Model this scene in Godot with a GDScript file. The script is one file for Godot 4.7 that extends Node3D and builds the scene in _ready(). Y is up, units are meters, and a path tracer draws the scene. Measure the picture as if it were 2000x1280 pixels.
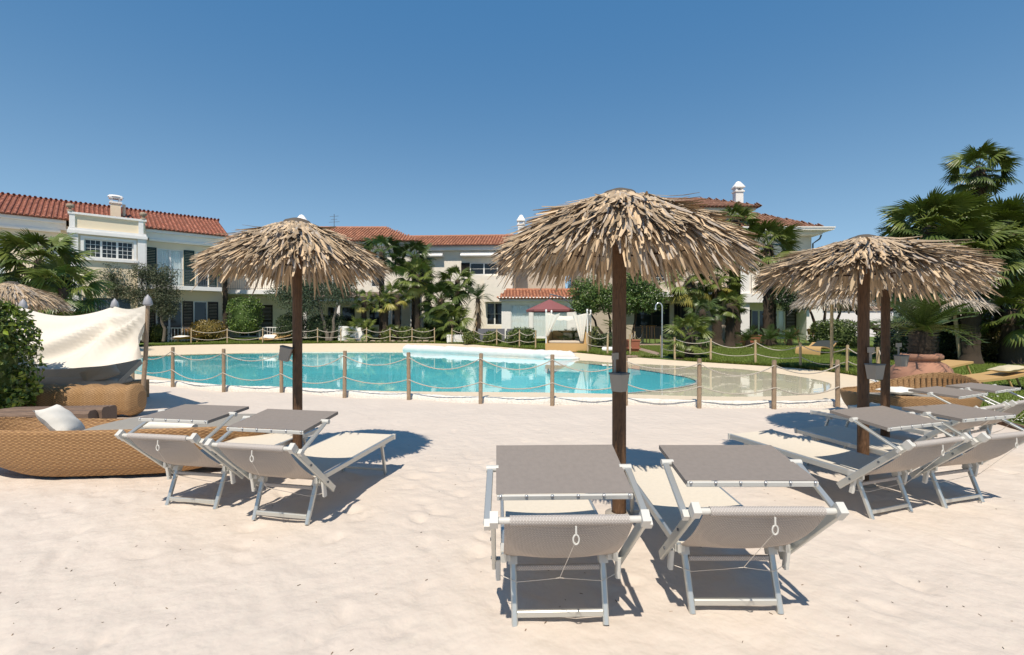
extends Node3D
# A hotel pool garden: sand beach with sunbeds and thatched parasols, a free-form pool, lawns, palms and three hotel wings.

class MB:
	var v := PackedVector3Array()
	var n := PackedVector3Array()
	var c := PackedColorArray()
	var u := PackedVector2Array()
	var tint := Color.WHITE
	func tri(a: Vector3, b: Vector3, d: Vector3, na: Vector3, nb: Vector3, nd: Vector3) -> void:
		if (d - a).cross(b - a).dot(na + nb + nd) < 0.0:
			v.append(a); v.append(d); v.append(b)
			n.append(na); n.append(nd); n.append(nb)
		else:
			v.append(a); v.append(b); v.append(d)
			n.append(na); n.append(nb); n.append(nd)
		c.append(tint); c.append(tint); c.append(tint)
	func face(a: Vector3, b: Vector3, d: Vector3, e: Vector3, out: Vector3) -> void:
		var g := (d - a).cross(b - e).normalized()
		if g.dot(out) < 0.0: g = -g
		tri(a, b, d, g, g, g)
		tri(a, d, e, g, g, g)
	func flat(a: Vector3, b: Vector3, d: Vector3, out := Vector3.UP) -> void:
		var g := (d - a).cross(b - a).normalized()
		if g.dot(out) < 0.0: g = -g
		tri(a, b, d, g, g, g)
	func hexa(p: Array) -> void: # 8 corners: bottom ring 0-3, top ring 4-7
		var m := Vector3.ZERO
		for q in p: m += q / 8.0
		for f in [[0, 1, 2, 3], [4, 5, 6, 7], [0, 1, 5, 4], [1, 2, 6, 5], [2, 3, 7, 6], [3, 0, 4, 7]]:
			var mid: Vector3 = (p[f[0]] + p[f[1]] + p[f[2]] + p[f[3]]) / 4.0
			face(p[f[0]], p[f[1]], p[f[2]], p[f[3]], mid - m)
	func box(at: Vector3, s: Vector3, b := Basis()) -> void:
		var h := s / 2.0
		var p := []
		for y in [-1, 1]:
			for k in [[-1, -1], [1, -1], [1, 1], [-1, 1]]:
				p.append(at + b * Vector3(h.x * k[0], h.y * y, h.z * k[1]))
		hexa(p)
	func bx(x0: float, x1: float, y0: float, y1: float, z0: float, z1: float) -> void:
		box(Vector3((x0 + x1) / 2, (y0 + y1) / 2, (z0 + z1) / 2), Vector3(absf(x1 - x0), absf(y1 - y0), absf(z1 - z0)))
	func bar(p: Vector3, q: Vector3, w: float, h: float, up := Vector3.UP) -> void: # chamfered square bar, w across, h along up
		var d := (q - p).normalized()
		var s := d.cross(up)
		if s.length() < 0.01: s = d.cross(Vector3.RIGHT)
		s = s.normalized()
		var t := s.cross(d).normalized()
		var k := minf(w, h) * 0.2
		var ring := [Vector2(-w / 2 + k, -h / 2), Vector2(w / 2 - k, -h / 2), Vector2(w / 2, -h / 2 + k), Vector2(w / 2, h / 2 - k), Vector2(w / 2 - k, h / 2), Vector2(-w / 2 + k, h / 2), Vector2(-w / 2, h / 2 - k), Vector2(-w / 2, -h / 2 + k)]
		for i in 8:
			var a: Vector2 = ring[i]
			var b: Vector2 = ring[(i + 1) % 8]
			var m := s * (a.x + b.x) + t * (a.y + b.y)
			face(p + s * a.x + t * a.y, p + s * b.x + t * b.y, q + s * b.x + t * b.y, q + s * a.x + t * a.y, m)
			flat(p, p + s * a.x + t * a.y, p + s * b.x + t * b.y, -d)
			flat(q, q + s * a.x + t * a.y, q + s * b.x + t * b.y, d)
	func tube(pts: Array, r, sides := 8, squash := 1.0) -> void: # r: number or one per point
		var rings := []
		var nrm := []
		var side := Vector3.ZERO
		for i in pts.size():
			var d: Vector3 = (pts[mini(i + 1, pts.size() - 1)] - pts[maxi(i - 1, 0)]).normalized()
			if side == Vector3.ZERO:
				side = d.cross(Vector3.UP if absf(d.y) < 0.9 else Vector3.RIGHT).normalized()
			side = (side - d * side.dot(d)).normalized()
			var up := side.cross(d)
			var rr: float = r[i] if r is Array else r
			var ring := []
			var rn := []
			for k in sides:
				var a := TAU * k / sides
				rn.append((side * cos(a) + up * sin(a)).normalized())
				ring.append(pts[i] + side * cos(a) * rr + up * sin(a) * rr * squash)
			rings.append(ring); nrm.append(rn)
		for i in pts.size() - 1:
			for k in sides:
				var l := (k + 1) % sides
				tri(rings[i][k], rings[i][l], rings[i + 1][l], nrm[i][k], nrm[i][l], nrm[i + 1][l])
				tri(rings[i][k], rings[i + 1][l], rings[i + 1][k], nrm[i][k], nrm[i + 1][l], nrm[i + 1][k])
		for e in [0, pts.size() - 1]:
			var d: Vector3 = (pts[0] - pts[1]).normalized() if e == 0 else (pts[e] - pts[e - 1]).normalized()
			for k in sides:
				flat(pts[e], rings[e][k], rings[e][(k + 1) % sides], d)
	func lathe(prof: Array, segs := 16, at := Vector3.ZERO, lump := 0.0, rs := 0, yaw := 0.0) -> void: # prof: Vector2(radius, y)
		var rg := RandomNumberGenerator.new()
		rg.seed = rs
		var rows := []
		for i in prof.size():
			var row := []
			for k in segs:
				var rr: float = prof[i].x * (1.0 + rg.randf_range(-lump, lump))
				var a := TAU * k / segs + yaw
				row.append(at + Vector3(cos(a) * rr, prof[i].y, sin(a) * rr))
			rows.append(row)
		for i in prof.size() - 1:
			var t0: Vector2 = (prof[mini(i + 1, prof.size() - 1)] - prof[maxi(i - 1, 0)]).normalized()
			var t1: Vector2 = (prof[mini(i + 2, prof.size() - 1)] - prof[i]).normalized()
			for k in segs:
				var l := (k + 1) % segs
				var a0 := TAU * k / segs + yaw
				var a1 := TAU * (k + 1) / segs + yaw
				var n00 := Vector3(cos(a0) * t0.y, -t0.x, sin(a0) * t0.y)
				var n01 := Vector3(cos(a1) * t0.y, -t0.x, sin(a1) * t0.y)
				var n10 := Vector3(cos(a0) * t1.y, -t1.x, sin(a0) * t1.y)
				var n11 := Vector3(cos(a1) * t1.y, -t1.x, sin(a1) * t1.y)
				if rows[i][k].distance_squared_to(rows[i][l]) > 1e-10:
					tri(rows[i][k], rows[i][l], rows[i + 1][l], n00, n01, n11)
				if rows[i + 1][k].distance_squared_to(rows[i + 1][l]) > 1e-10:
					tri(rows[i][k], rows[i + 1][l], rows[i + 1][k], n00, n11, n10)
	func blob(at: Vector3, r: Vector3, e := 1.0, us := 18, vs := 10, b := Basis(), lump := 0.0, rs := 1) -> void: # superellipsoid; e < 1 is boxier
		var nz := FastNoiseLite.new()
		nz.seed = rs
		nz.frequency = 1.3
		var P := []
		for j in vs + 1:
			var row := []
			for i in us + 1:
				var f := -PI / 2 + PI * j / vs
				var t := TAU * i / us
				var d := Vector3(cp(cos(f), e) * cp(cos(t), e), cp(sin(f), e), cp(cos(f), e) * cp(sin(t), e))
				row.append(at + b * (d * r * (1.0 + lump * nz.get_noise_3dv(d * 1.5))))
			P.append(row)
		grid(P, at)
	func cp(x: float, e: float) -> float:
		return signf(x) * pow(absf(x), e)
	func grid(P: Array, away = null, out := Vector3.UP) -> void: # smooth sheet through rows of points
		var N := []
		var vs := P.size()
		var us: int = P[0].size()
		for j in vs:
			var row := []
			for i in us:
				var du: Vector3 = P[j][mini(i + 1, us - 1)] - P[j][maxi(i - 1, 0)]
				var dv: Vector3 = P[mini(j + 1, vs - 1)][i] - P[maxi(j - 1, 0)][i]
				var g := du.cross(dv)
				if g.length() < 1e-9: g = (P[j][i] - away) if away != null else out
				g = g.normalized()
				var o: Vector3 = (P[j][i] - away) if away != null else out
				row.append(g if g.dot(o) >= 0 else -g)
			N.append(row)
		for j in vs - 1:
			for i in us - 1:
				tri(P[j][i], P[j][i + 1], P[j + 1][i + 1], N[j][i], N[j][i + 1], N[j + 1][i + 1])
				tri(P[j][i], P[j + 1][i + 1], P[j + 1][i], N[j][i], N[j + 1][i + 1], N[j + 1][i])
	func mesh() -> ArrayMesh:
		var a := []
		a.resize(Mesh.ARRAY_MAX)
		a[Mesh.ARRAY_VERTEX] = v
		a[Mesh.ARRAY_NORMAL] = n
		a[Mesh.ARRAY_COLOR] = c
		if u.size() == v.size() and u.size() > 0: a[Mesh.ARRAY_TEX_UV] = u
		var m := ArrayMesh.new()
		m.add_surface_from_arrays(Mesh.PRIMITIVE_TRIANGLES, a)
		return m

var M := {}
var used := {}
var rng := RandomNumberGenerator.new()

func V(x: float, h: float, z: float) -> Vector3: # metres right of, above and in front of the beach origin
	return Vector3(x, h, -z)

func numbered(s: String) -> String:
	var k: int = used.get(s, 0)
	used[s] = k + 1
	return s if k == 0 else "%s_%03d" % [s, k]

func part(called: String, mesh: Mesh, m: Material, parent: Node3D, xf := Transform3D(), kind := "") -> MeshInstance3D:
	var o := MeshInstance3D.new()
	var key := "%d/%s" % [parent.get_instance_id(), called]
	var k: int = used.get(key, 0)
	used[key] = k + 1
	o.name = called if k == 0 else "%s_%03d" % [called, k]
	o.mesh = mesh
	o.set_surface_override_material(0, m)
	o.transform = xf
	if kind: o.set_meta("kind", kind)
	parent.add_child(o, true)
	return o

func thing(called: String, label: String, category: String, at := Vector3.ZERO, turn := 0.0, group := "") -> Node3D:
	var o := Node3D.new()
	o.name = numbered(called)
	add_child(o, true)
	o.position = at
	o.rotation.y = turn
	tag(o, label, category, group)
	return o

func tag(o: Node3D, label: String, category: String, group := "", kind := "") -> Node3D:
	o.set_meta("label", label)
	if category: o.set_meta("category", category)
	if group: o.set_meta("group", group)
	if kind: o.set_meta("kind", kind)
	return o

func solo(called: String, mesh: Mesh, m: Material, label: String, category: String, at := Vector3.ZERO, turn := 0.0, group := "", kind := "") -> MeshInstance3D:
	var o := MeshInstance3D.new()
	o.name = numbered(called)
	o.mesh = mesh
	o.set_surface_override_material(0, m)
	add_child(o, true)
	o.position = at
	o.rotation.y = turn
	tag(o, label, category, group, kind)
	return o

func dup(src: Node3D, called: String, at: Vector3, turn: float, label: String, group := "") -> Node3D:
	var o: Node3D = src.duplicate()
	o.name = numbered(called)
	add_child(o, true)
	o.position = at
	o.rotation.y = turn
	o.set_meta("label", label)
	if group: o.set_meta("group", group)
	return o

func many(called: String, mesh: Mesh, m: Material, xfs: Array, cols: Array, parent: Node3D) -> MultiMeshInstance3D:
	var mm := MultiMesh.new()
	mm.transform_format = MultiMesh.TRANSFORM_3D
	mm.use_colors = true
	mm.mesh = mesh
	mm.instance_count = xfs.size()
	for i in xfs.size():
		mm.set_instance_transform(i, xfs[i])
		mm.set_instance_color(i, cols[i % cols.size()])
	var o := MultiMeshInstance3D.new()
	o.multimesh = mm
	o.material_override = m
	o.name = called if parent != self else numbered(called)
	o.set_meta("kind", "stuff")
	parent.add_child(o, true)
	return o

func noise(freq: float, sd: int, oct := 4, type := FastNoiseLite.TYPE_SIMPLEX_SMOOTH) -> FastNoiseLite:
	var f := FastNoiseLite.new()
	f.noise_type = type
	f.frequency = freq
	f.seed = sd
	f.fractal_octaves = oct
	return f

func tex(f: FastNoiseLite, stops: Array, normal := 0.0, size := 256) -> NoiseTexture2D:
	var t := NoiseTexture2D.new()
	t.width = size
	t.height = size
	t.seamless = true
	t.noise = f
	if normal > 0.0:
		t.as_normal_map = true
		t.bump_strength = normal
	if stops:
		var g := Gradient.new()
		g.offsets = PackedFloat32Array()
		g.colors = PackedColorArray()
		var offs := PackedFloat32Array()
		var cs := PackedColorArray()
		for i in stops.size():
			offs.append(float(i) / (stops.size() - 1))
			cs.append(stops[i])
		g.offsets = offs
		g.colors = cs
		t.color_ramp = g
	return t

func srgb(r: float, g: float, b: float, k := 1.0) -> Color:
	return Color(r * k, g * k, b * k).linear_to_srgb()

func plain(r: float, g: float, b: float, rough := 0.7, metal := 0.0) -> StandardMaterial3D:
	var m := StandardMaterial3D.new()
	m.albedo_color = srgb(r, g, b)
	m.roughness = rough
	m.metallic = metal
	return m

# base colour with a little patchy wear; scale = repeats per metre along each world axis
func worn(r: float, g: float, b: float, amount: float, rough: float, scale: Vector3, freq := 0.02, bump := 0.0, sd := 1, world := true) -> StandardMaterial3D:
	var m := StandardMaterial3D.new()
	m.roughness = rough
	m.albedo_texture = tex(noise(freq, sd, 5), [srgb(r, g, b, 1.0 - amount), srgb(r, g, b), srgb(r, g, b, 1.0 + amount * 0.6)])
	m.uv1_triplanar = true
	m.uv1_world_triplanar = world
	m.uv1_scale = scale
	if bump > 0.0:
		m.normal_enabled = true
		m.normal_texture = tex(noise(freq * 2.0, sd + 50, 4), [], bump)
	return m

func leafmat(sheen := 0.45) -> StandardMaterial3D: # colour comes with each leaf
	var m := StandardMaterial3D.new()
	m.vertex_color_use_as_albedo = true
	m.roughness = sheen
	m.backlight_enabled = true
	m.backlight = srgb(0.05, 0.08, 0.01)
	return m

func vmat(rough: float) -> StandardMaterial3D:
	var m := StandardMaterial3D.new()
	m.vertex_color_use_as_albedo = true
	m.roughness = rough
	return m

func _ready() -> void:
	rng.seed = 7
	var cam := Camera3D.new()
	cam.name = "camera"
	cam.position = Vector3(0, 1.5, 0)
	cam.rotation.x = deg_to_rad(-0.24)
	cam.fov = 67.36
	cam.far = 4000.0
	add_child(cam)
	var sun := DirectionalLight3D.new()
	sun.name = "sun"
	sun.light_energy = 1.55
	sun.light_color = Color(1.0, 0.955, 0.89)
	sun.light_angular_distance = 0.5
	sun.shadow_enabled = true
	add_child(sun)
	var az := deg_to_rad(9.5)
	var el := deg_to_rad(57.5)
	sun.look_at_from_position(Vector3.ZERO, Vector3(sin(az) * cos(el), -sin(el), -cos(az) * cos(el)), Vector3.UP)
	var sky := ProceduralSkyMaterial.new()
	sky.sky_top_color = srgb(0.056, 0.19, 0.415)
	sky.sky_horizon_color = srgb(0.54, 0.82, 1.04)
	sky.sky_curve = 0.133
	sky.ground_bottom_color = Color(0.45, 0.42, 0.38)
	sky.ground_horizon_color = Color(0.55, 0.6, 0.62)
	sky.sun_angle_max = 1.0
	var env := Environment.new()
	env.background_mode = Environment.BG_SKY
	env.sky = Sky.new()
	env.sky.sky_material = sky
	env.tonemap_mode = Environment.TONE_MAPPER_LINEAR
	env.tonemap_exposure = 1.03
	env.sdfgi_enabled = true
	env.ssao_enabled = true
	env.ssil_enabled = true
	var we := WorldEnvironment.new()
	we.name = "environment"
	we.environment = env
	add_child(we)
	materials()
	terrain()
	pool()
	hotels()
	fences()
	trees()
	shrubs()
	parasols()
	sunbeds()
	daybeds()
	garden_things()
	grass_and_bits()

func materials() -> void:
	M.sand = worn(0.615, 0.54, 0.468, 0.04, 0.95, Vector3(0.35, 0.35, 0.35), 0.012, 0.0, 3)
	M.sand.normal_enabled = true
	M.sand.normal_texture = tex(noise(0.03, 61, 5), [], 5.0, 512)
	M.sand.normal_scale = 0.4
	M.deck = worn(0.70, 0.585, 0.43, 0.06, 0.8, Vector3(0.5, 0.5, 0.5), 0.02, 1.0, 5)
	M.kerb = worn(0.72, 0.69, 0.63, 0.25, 0.9, Vector3(1.4, 1.4, 1.4), 0.05, 4.0, 9)
	M.beach = worn(0.76, 0.68, 0.49, 0.06, 0.8, Vector3(0.7, 0.7, 0.7), 0.02, 0.0, 5)
	M.mosaic = worn(0.14, 0.69, 0.76, 0.30, 0.35, Vector3(1.0, 1.0, 1.0), 0.11, 0.0, 11)
	var w := StandardMaterial3D.new()
	w.transparency = BaseMaterial3D.TRANSPARENCY_ALPHA
	w.albedo_color = Color(0.62, 0.86, 0.88, 0.04)
	w.roughness = 0.02
	w.normal_enabled = true
	w.normal_texture = tex(noise(0.012, 71, 3), [], 2.0, 512)
	w.normal_scale = 0.06
	w.uv1_triplanar = true
	w.uv1_world_triplanar = true
	w.uv1_scale = Vector3(0.25, 0.25, 0.25)
	M.water = w
	M.soil = worn(0.16, 0.10, 0.07, 0.4, 0.95, Vector3(0.6, 0.6, 0.6), 0.06, 4.0, 13)
	M.lawn = worn(0.125, 0.18, 0.035, 0.45, 0.95, Vector3(0.35, 0.35, 0.35), 0.05, 4.0, 15)
	M.cream = worn(0.82, 0.70, 0.51, 0.04, 0.9, Vector3(0.15, 0.15, 0.15), 0.02, 0.0, 17)
	M.pale = worn(0.82, 0.76, 0.66, 0.06, 0.9, Vector3(0.4, 0.4, 0.4), 0.02, 0.6, 18)
	M.white = worn(0.84, 0.82, 0.79, 0.05, 0.8, Vector3(0.5, 0.5, 0.5), 0.02, 0.4, 19)
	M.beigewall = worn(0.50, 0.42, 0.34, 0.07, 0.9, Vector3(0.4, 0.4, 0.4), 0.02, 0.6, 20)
	M.roofbase = plain(0.20, 0.07, 0.04, 0.9)
	M.tile = vmat(0.8)
	M.shutter = plain(0.008, 0.035, 0.03, 0.5)
	M.darkwood = plain(0.03, 0.02, 0.015, 0.6)
	M.winframe = plain(0.72, 0.72, 0.70, 0.5)
	M.pane = plain(0.015, 0.018, 0.02, 0.04)
	M.clearpane = plain(0.9, 0.95, 0.95, 0.02)
	M.clearpane.transparency = BaseMaterial3D.TRANSPARENCY_ALPHA
	M.clearpane.albedo_color = Color(0.9, 1.0, 0.98, 0.06)
	M.curtain = plain(0.72, 0.76, 0.74, 0.9)
	M.dark = plain(0.02, 0.018, 0.016, 0.8)
	M.iron = plain(0.12, 0.14, 0.16, 0.5, 0.3)
	M.stone = worn(0.34, 0.27, 0.20, 0.35, 0.95, Vector3(1, 1, 1), 0.05, 3.0, 21)
	M.terracotta = worn(0.42, 0.215, 0.14, 0.18, 0.85, Vector3(1.2, 1.2, 1.2), 0.03, 1.0, 22)
	M.boxclay = worn(0.33, 0.12, 0.07, 0.2, 0.85, Vector3(1.2, 1.2, 1.2), 0.03, 1.0, 23)
	M.pole = worn(0.115, 0.058, 0.026, 0.55, 0.65, Vector3(9, 0.9, 9), 0.03, 3.0, 24)
	M.post = worn(0.33, 0.24, 0.16, 0.4, 0.85, Vector3(9, 0.9, 9), 0.03, 3.0, 25)
	M.farpost = worn(0.42, 0.32, 0.19, 0.3, 0.85, Vector3(9, 0.9, 9), 0.03, 3.0, 26)
	M.rope = worn(0.50, 0.45, 0.38, 0.2, 0.95, Vector3(14, 14, 14), 0.06, 5.0, 27)
	M.thatch = vmat(0.75)
	M.wire = plain(0.045, 0.02, 0.012, 0.7)
	M.alu = plain(0.58, 0.59, 0.56, 0.4, 0.7)
	M.alu.metallic_specular = 0.5
	M.plastic = plain(0.58, 0.57, 0.53, 0.45)
	M.canopyfab = worn(0.235, 0.207, 0.187, 0.08, 0.85, Vector3(3, 3, 3), 0.03, 0.8, 28)
	M.slingfab = worn(0.67, 0.61, 0.51, 0.05, 0.9, Vector3(3, 3, 3), 0.03, 0.8, 29)
	M.sling_mesh = weave_mat(Color(0.70, 0.63, 0.57), Color(0.33, 0.285, 0.25), 20.0, true)
	M.sling_mesh.backlight_enabled = true
	M.sling_mesh.backlight = srgb(0.42, 0.37, 0.32)
	M.hem = weave_mat(Color(0.74, 0.70, 0.66), Color(0.33, 0.29, 0.26), 20.0, true)
	M.wicker = weave_mat(Color(0.54, 0.32, 0.135), Color(0.19, 0.09, 0.035), 5.5, false)
	M.wicker_tan = weave_mat(Color(0.55, 0.335, 0.15), Color(0.17, 0.085, 0.03), 6.0, false)
	M.wicker_light = plain(0.50, 0.32, 0.13, 0.7)
	M.rattan = plain(0.42, 0.24, 0.09, 0.6)
	M.greycushion = worn(0.30, 0.28, 0.245, 0.06, 0.95, Vector3(2, 2, 2), 0.02, 0.5, 30)
	M.browncushion = worn(0.34, 0.29, 0.235, 0.08, 0.95, Vector3(2, 2, 2), 0.02, 0.5, 31)
	M.whitecloth = worn(0.74, 0.685, 0.60, 0.04, 0.95, Vector3(2, 2, 2), 0.02, 0.5, 32)
	M.whitecloth.backlight_enabled = true
	M.whitecloth.backlight = srgb(0.12, 0.11, 0.09)
	M.whitecushion = worn(0.78, 0.74, 0.66, 0.04, 0.95, Vector3(2, 2, 2), 0.02, 0.5, 32)
	M.beigecushion = worn(0.58, 0.50, 0.34, 0.05, 0.95, Vector3(2, 2, 2), 0.02, 0.5, 33)
	M.darkcushion = plain(0.035, 0.042, 0.04, 0.9)
	M.log = worn(0.18, 0.12, 0.085, 0.6, 0.8, Vector3(0.8, 12, 12), 0.03, 4.0, 34)
	M.bark = worn(0.055, 0.036, 0.022, 0.6, 0.95, Vector3(5, 2.0, 5), 0.05, 6.0, 35)
	M.palmbark = worn(0.07, 0.05, 0.034, 0.7, 0.95, Vector3(4, 5, 4), 0.08, 8.0, 36)
	M.olivebark = worn(0.17, 0.14, 0.11, 0.5, 0.95, Vector3(4, 1.5, 4), 0.05, 6.0, 37)
	M.leaf = leafmat(0.4)
	M.dullleaf = leafmat(0.7)
	M.frond = vmat(0.38)
	M.frond.backlight_enabled = true
	M.frond.backlight = srgb(0.07, 0.10, 0.012)
	M.maroon = plain(0.24, 0.085, 0.085, 0.9)
	M.grass = vmat(0.7)
	M.grass.backlight_enabled = true
	M.grass.backlight = srgb(0.05, 0.08, 0.01)
	M.graybox = plain(0.36, 0.32, 0.27, 0.6)
	M.steel = plain(0.6, 0.6, 0.6, 0.3, 0.8)
	M.planks = worn(0.36, 0.27, 0.21, 0.25, 0.85, Vector3(0.6, 0.6, 8), 0.03, 2.0, 38)
	M.rock = worn(0.72, 0.70, 0.66, 0.16, 0.8, Vector3(1.2, 1.2, 1.2), 0.06, 5.0, 39)
	M.greywicker = plain(0.16, 0.16, 0.18, 0.7)

# basket or mesh weave computed as a small repeating picture: colour and relief
func weave_mat(hi: Color, lo: Color, per_metre: float, fine: bool) -> StandardMaterial3D:
	var s := 128
	var im := Image.create(s, s, false, Image.FORMAT_RGB8)
	var hm := Image.create(s, s, false, Image.FORMAT_RGB8)
	var k := 8 if fine else 6
	var nz := noise(0.05, 91, 3)
	for y in s:
		for x in s:
			var fx := float(x) / s * k
			var fy := float(y) / s * k * (1.0 if fine else 2.0)
			var odd := (int(fx) + int(fy)) % 2
			var a := absf(sin(PI * fx))
			var b := absf(sin(PI * fy))
			var h := 0.0
			if fine: h = clampf(1.4 - 1.3 * (1.0 - a) - 1.3 * (1.0 - b), 0, 1) if odd == 0 else clampf(a * b * 0.5, 0, 1)
			else: h = (0.45 + 0.55 * a) * sqrt(b) if odd == 0 else 0.45 * sqrt(b) * (0.35 + 0.65 * (1.0 - a))
			var t := clampf(h * (1.0 + 0.25 * nz.get_noise_2d(x * 2.0, y * 2.0)), 0, 1)
			im.set_pixel(x, y, Color(lerpf(lo.r, hi.r, t), lerpf(lo.g, hi.g, t), lerpf(lo.b, hi.b, t)).linear_to_srgb())
			hm.set_pixel(x, y, Color(h, h, h))
	hm.bump_map_to_normal_map(6.0)
	var m := StandardMaterial3D.new()
	m.albedo_texture = ImageTexture.create_from_image(im)
	m.normal_enabled = true
	m.normal_texture = ImageTexture.create_from_image(hm)
	m.roughness = 0.65
	m.uv1_triplanar = true
	m.uv1_scale = Vector3.ONE * per_metre
	return m

const HUB := Vector2(-3, 16)
const STEPS := 240
const LEVEL := 0.06
var outer: PackedFloat32Array
var shore: PackedFloat32Array
var deep: PackedFloat32Array
var sand_noise: Array = []
var prints: Array = []

func ray(k: int) -> Vector2:
	var a := TAU * k / STEPS
	return Vector2(cos(a), sin(a))

# distance from the hub to a closed smooth outline in each direction
func outline(raw: Array) -> PackedFloat32Array:
	var cnt := raw.size()
	var dense := []
	for i in cnt:
		for t in 8:
			dense.append(raw[i].cubic_interpolate(raw[(i + 1) % cnt], raw[(i + cnt - 1) % cnt], raw[(i + 2) % cnt], t / 8.0))
	var r := PackedFloat32Array()
	for k in STEPS:
		var d := ray(k)
		var best := 0.0
		for i in dense.size():
			var hit = Geometry2D.segment_intersects_segment(HUB, HUB + d * 60.0, dense[i], dense[(i + 1) % dense.size()])
			if hit != null: best = maxf(best, HUB.distance_to(hit))
		r.append(best)
	for k in STEPS:
		if r[k] < 0.1: r[k] = r[(k + STEPS - 1) % STEPS]
	return r

func reach(r: PackedFloat32Array, p: Vector2) -> float: # r in the direction of p
	var a := fposmod((p - HUB).angle(), TAU) / TAU * STEPS
	var i := int(a) % STEPS
	return lerpf(r[i], r[(i + 1) % STEPS], a - floorf(a))

func ground(x: float, z: float) -> float: # height of the lawn
	return 0.06 + 0.09 * smoothstep(9.0, 16.0, z) + 0.21 * smoothstep(16.0, 30.0, z) + 0.22 * smoothstep(30.0, 36.0, z)

func is_lawn(k: int) -> bool:
	var a := 360.0 * k / STEPS
	return a <= 160.0 or a >= 338.0

func edge_height(k: int) -> float:
	var p := HUB + ray(k) * outer[k]
	return lerpf(0.10, ground(p.x, p.y) - 0.015, smoothstep(11.0, 15.0, p.y))

func sand_h(x: float, z: float) -> float:
	var h: float = sand_noise[0].get_noise_2d(x, z) * 0.024 + sand_noise[1].get_noise_2d(x, z) * 0.013
	for q in prints:
		var d := Vector2(x - q.x, z - q.y).rotated(q.z)
		if absf(d.x) < 0.3 and absf(d.y) < 0.3:
			var e := Vector2(d.x / 0.055, d.y / 0.12).length()
			if e < 2.2: h += q.w * (-exp(-e * e) + 0.45 * exp(-(e - 1.3) * (e - 1.3) * 4.0))
	return h

func strip(mb: MB, ra: Callable, rb: Callable, from := 0, to := STEPS) -> void:
	for k in range(from, to):
		var l := (k + 1) % STEPS
		var a: Vector3 = ra.call(k % STEPS)
		var b: Vector3 = ra.call(l)
		var c: Vector3 = rb.call(l)
		var d: Vector3 = rb.call(k % STEPS)
		mb.face(a, b, c, d, Vector3.UP)

func at_ray(k: int, r: float, h: float) -> Vector3:
	var p := HUB + ray(k) * r
	return V(p.x, h, p.y)

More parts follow.
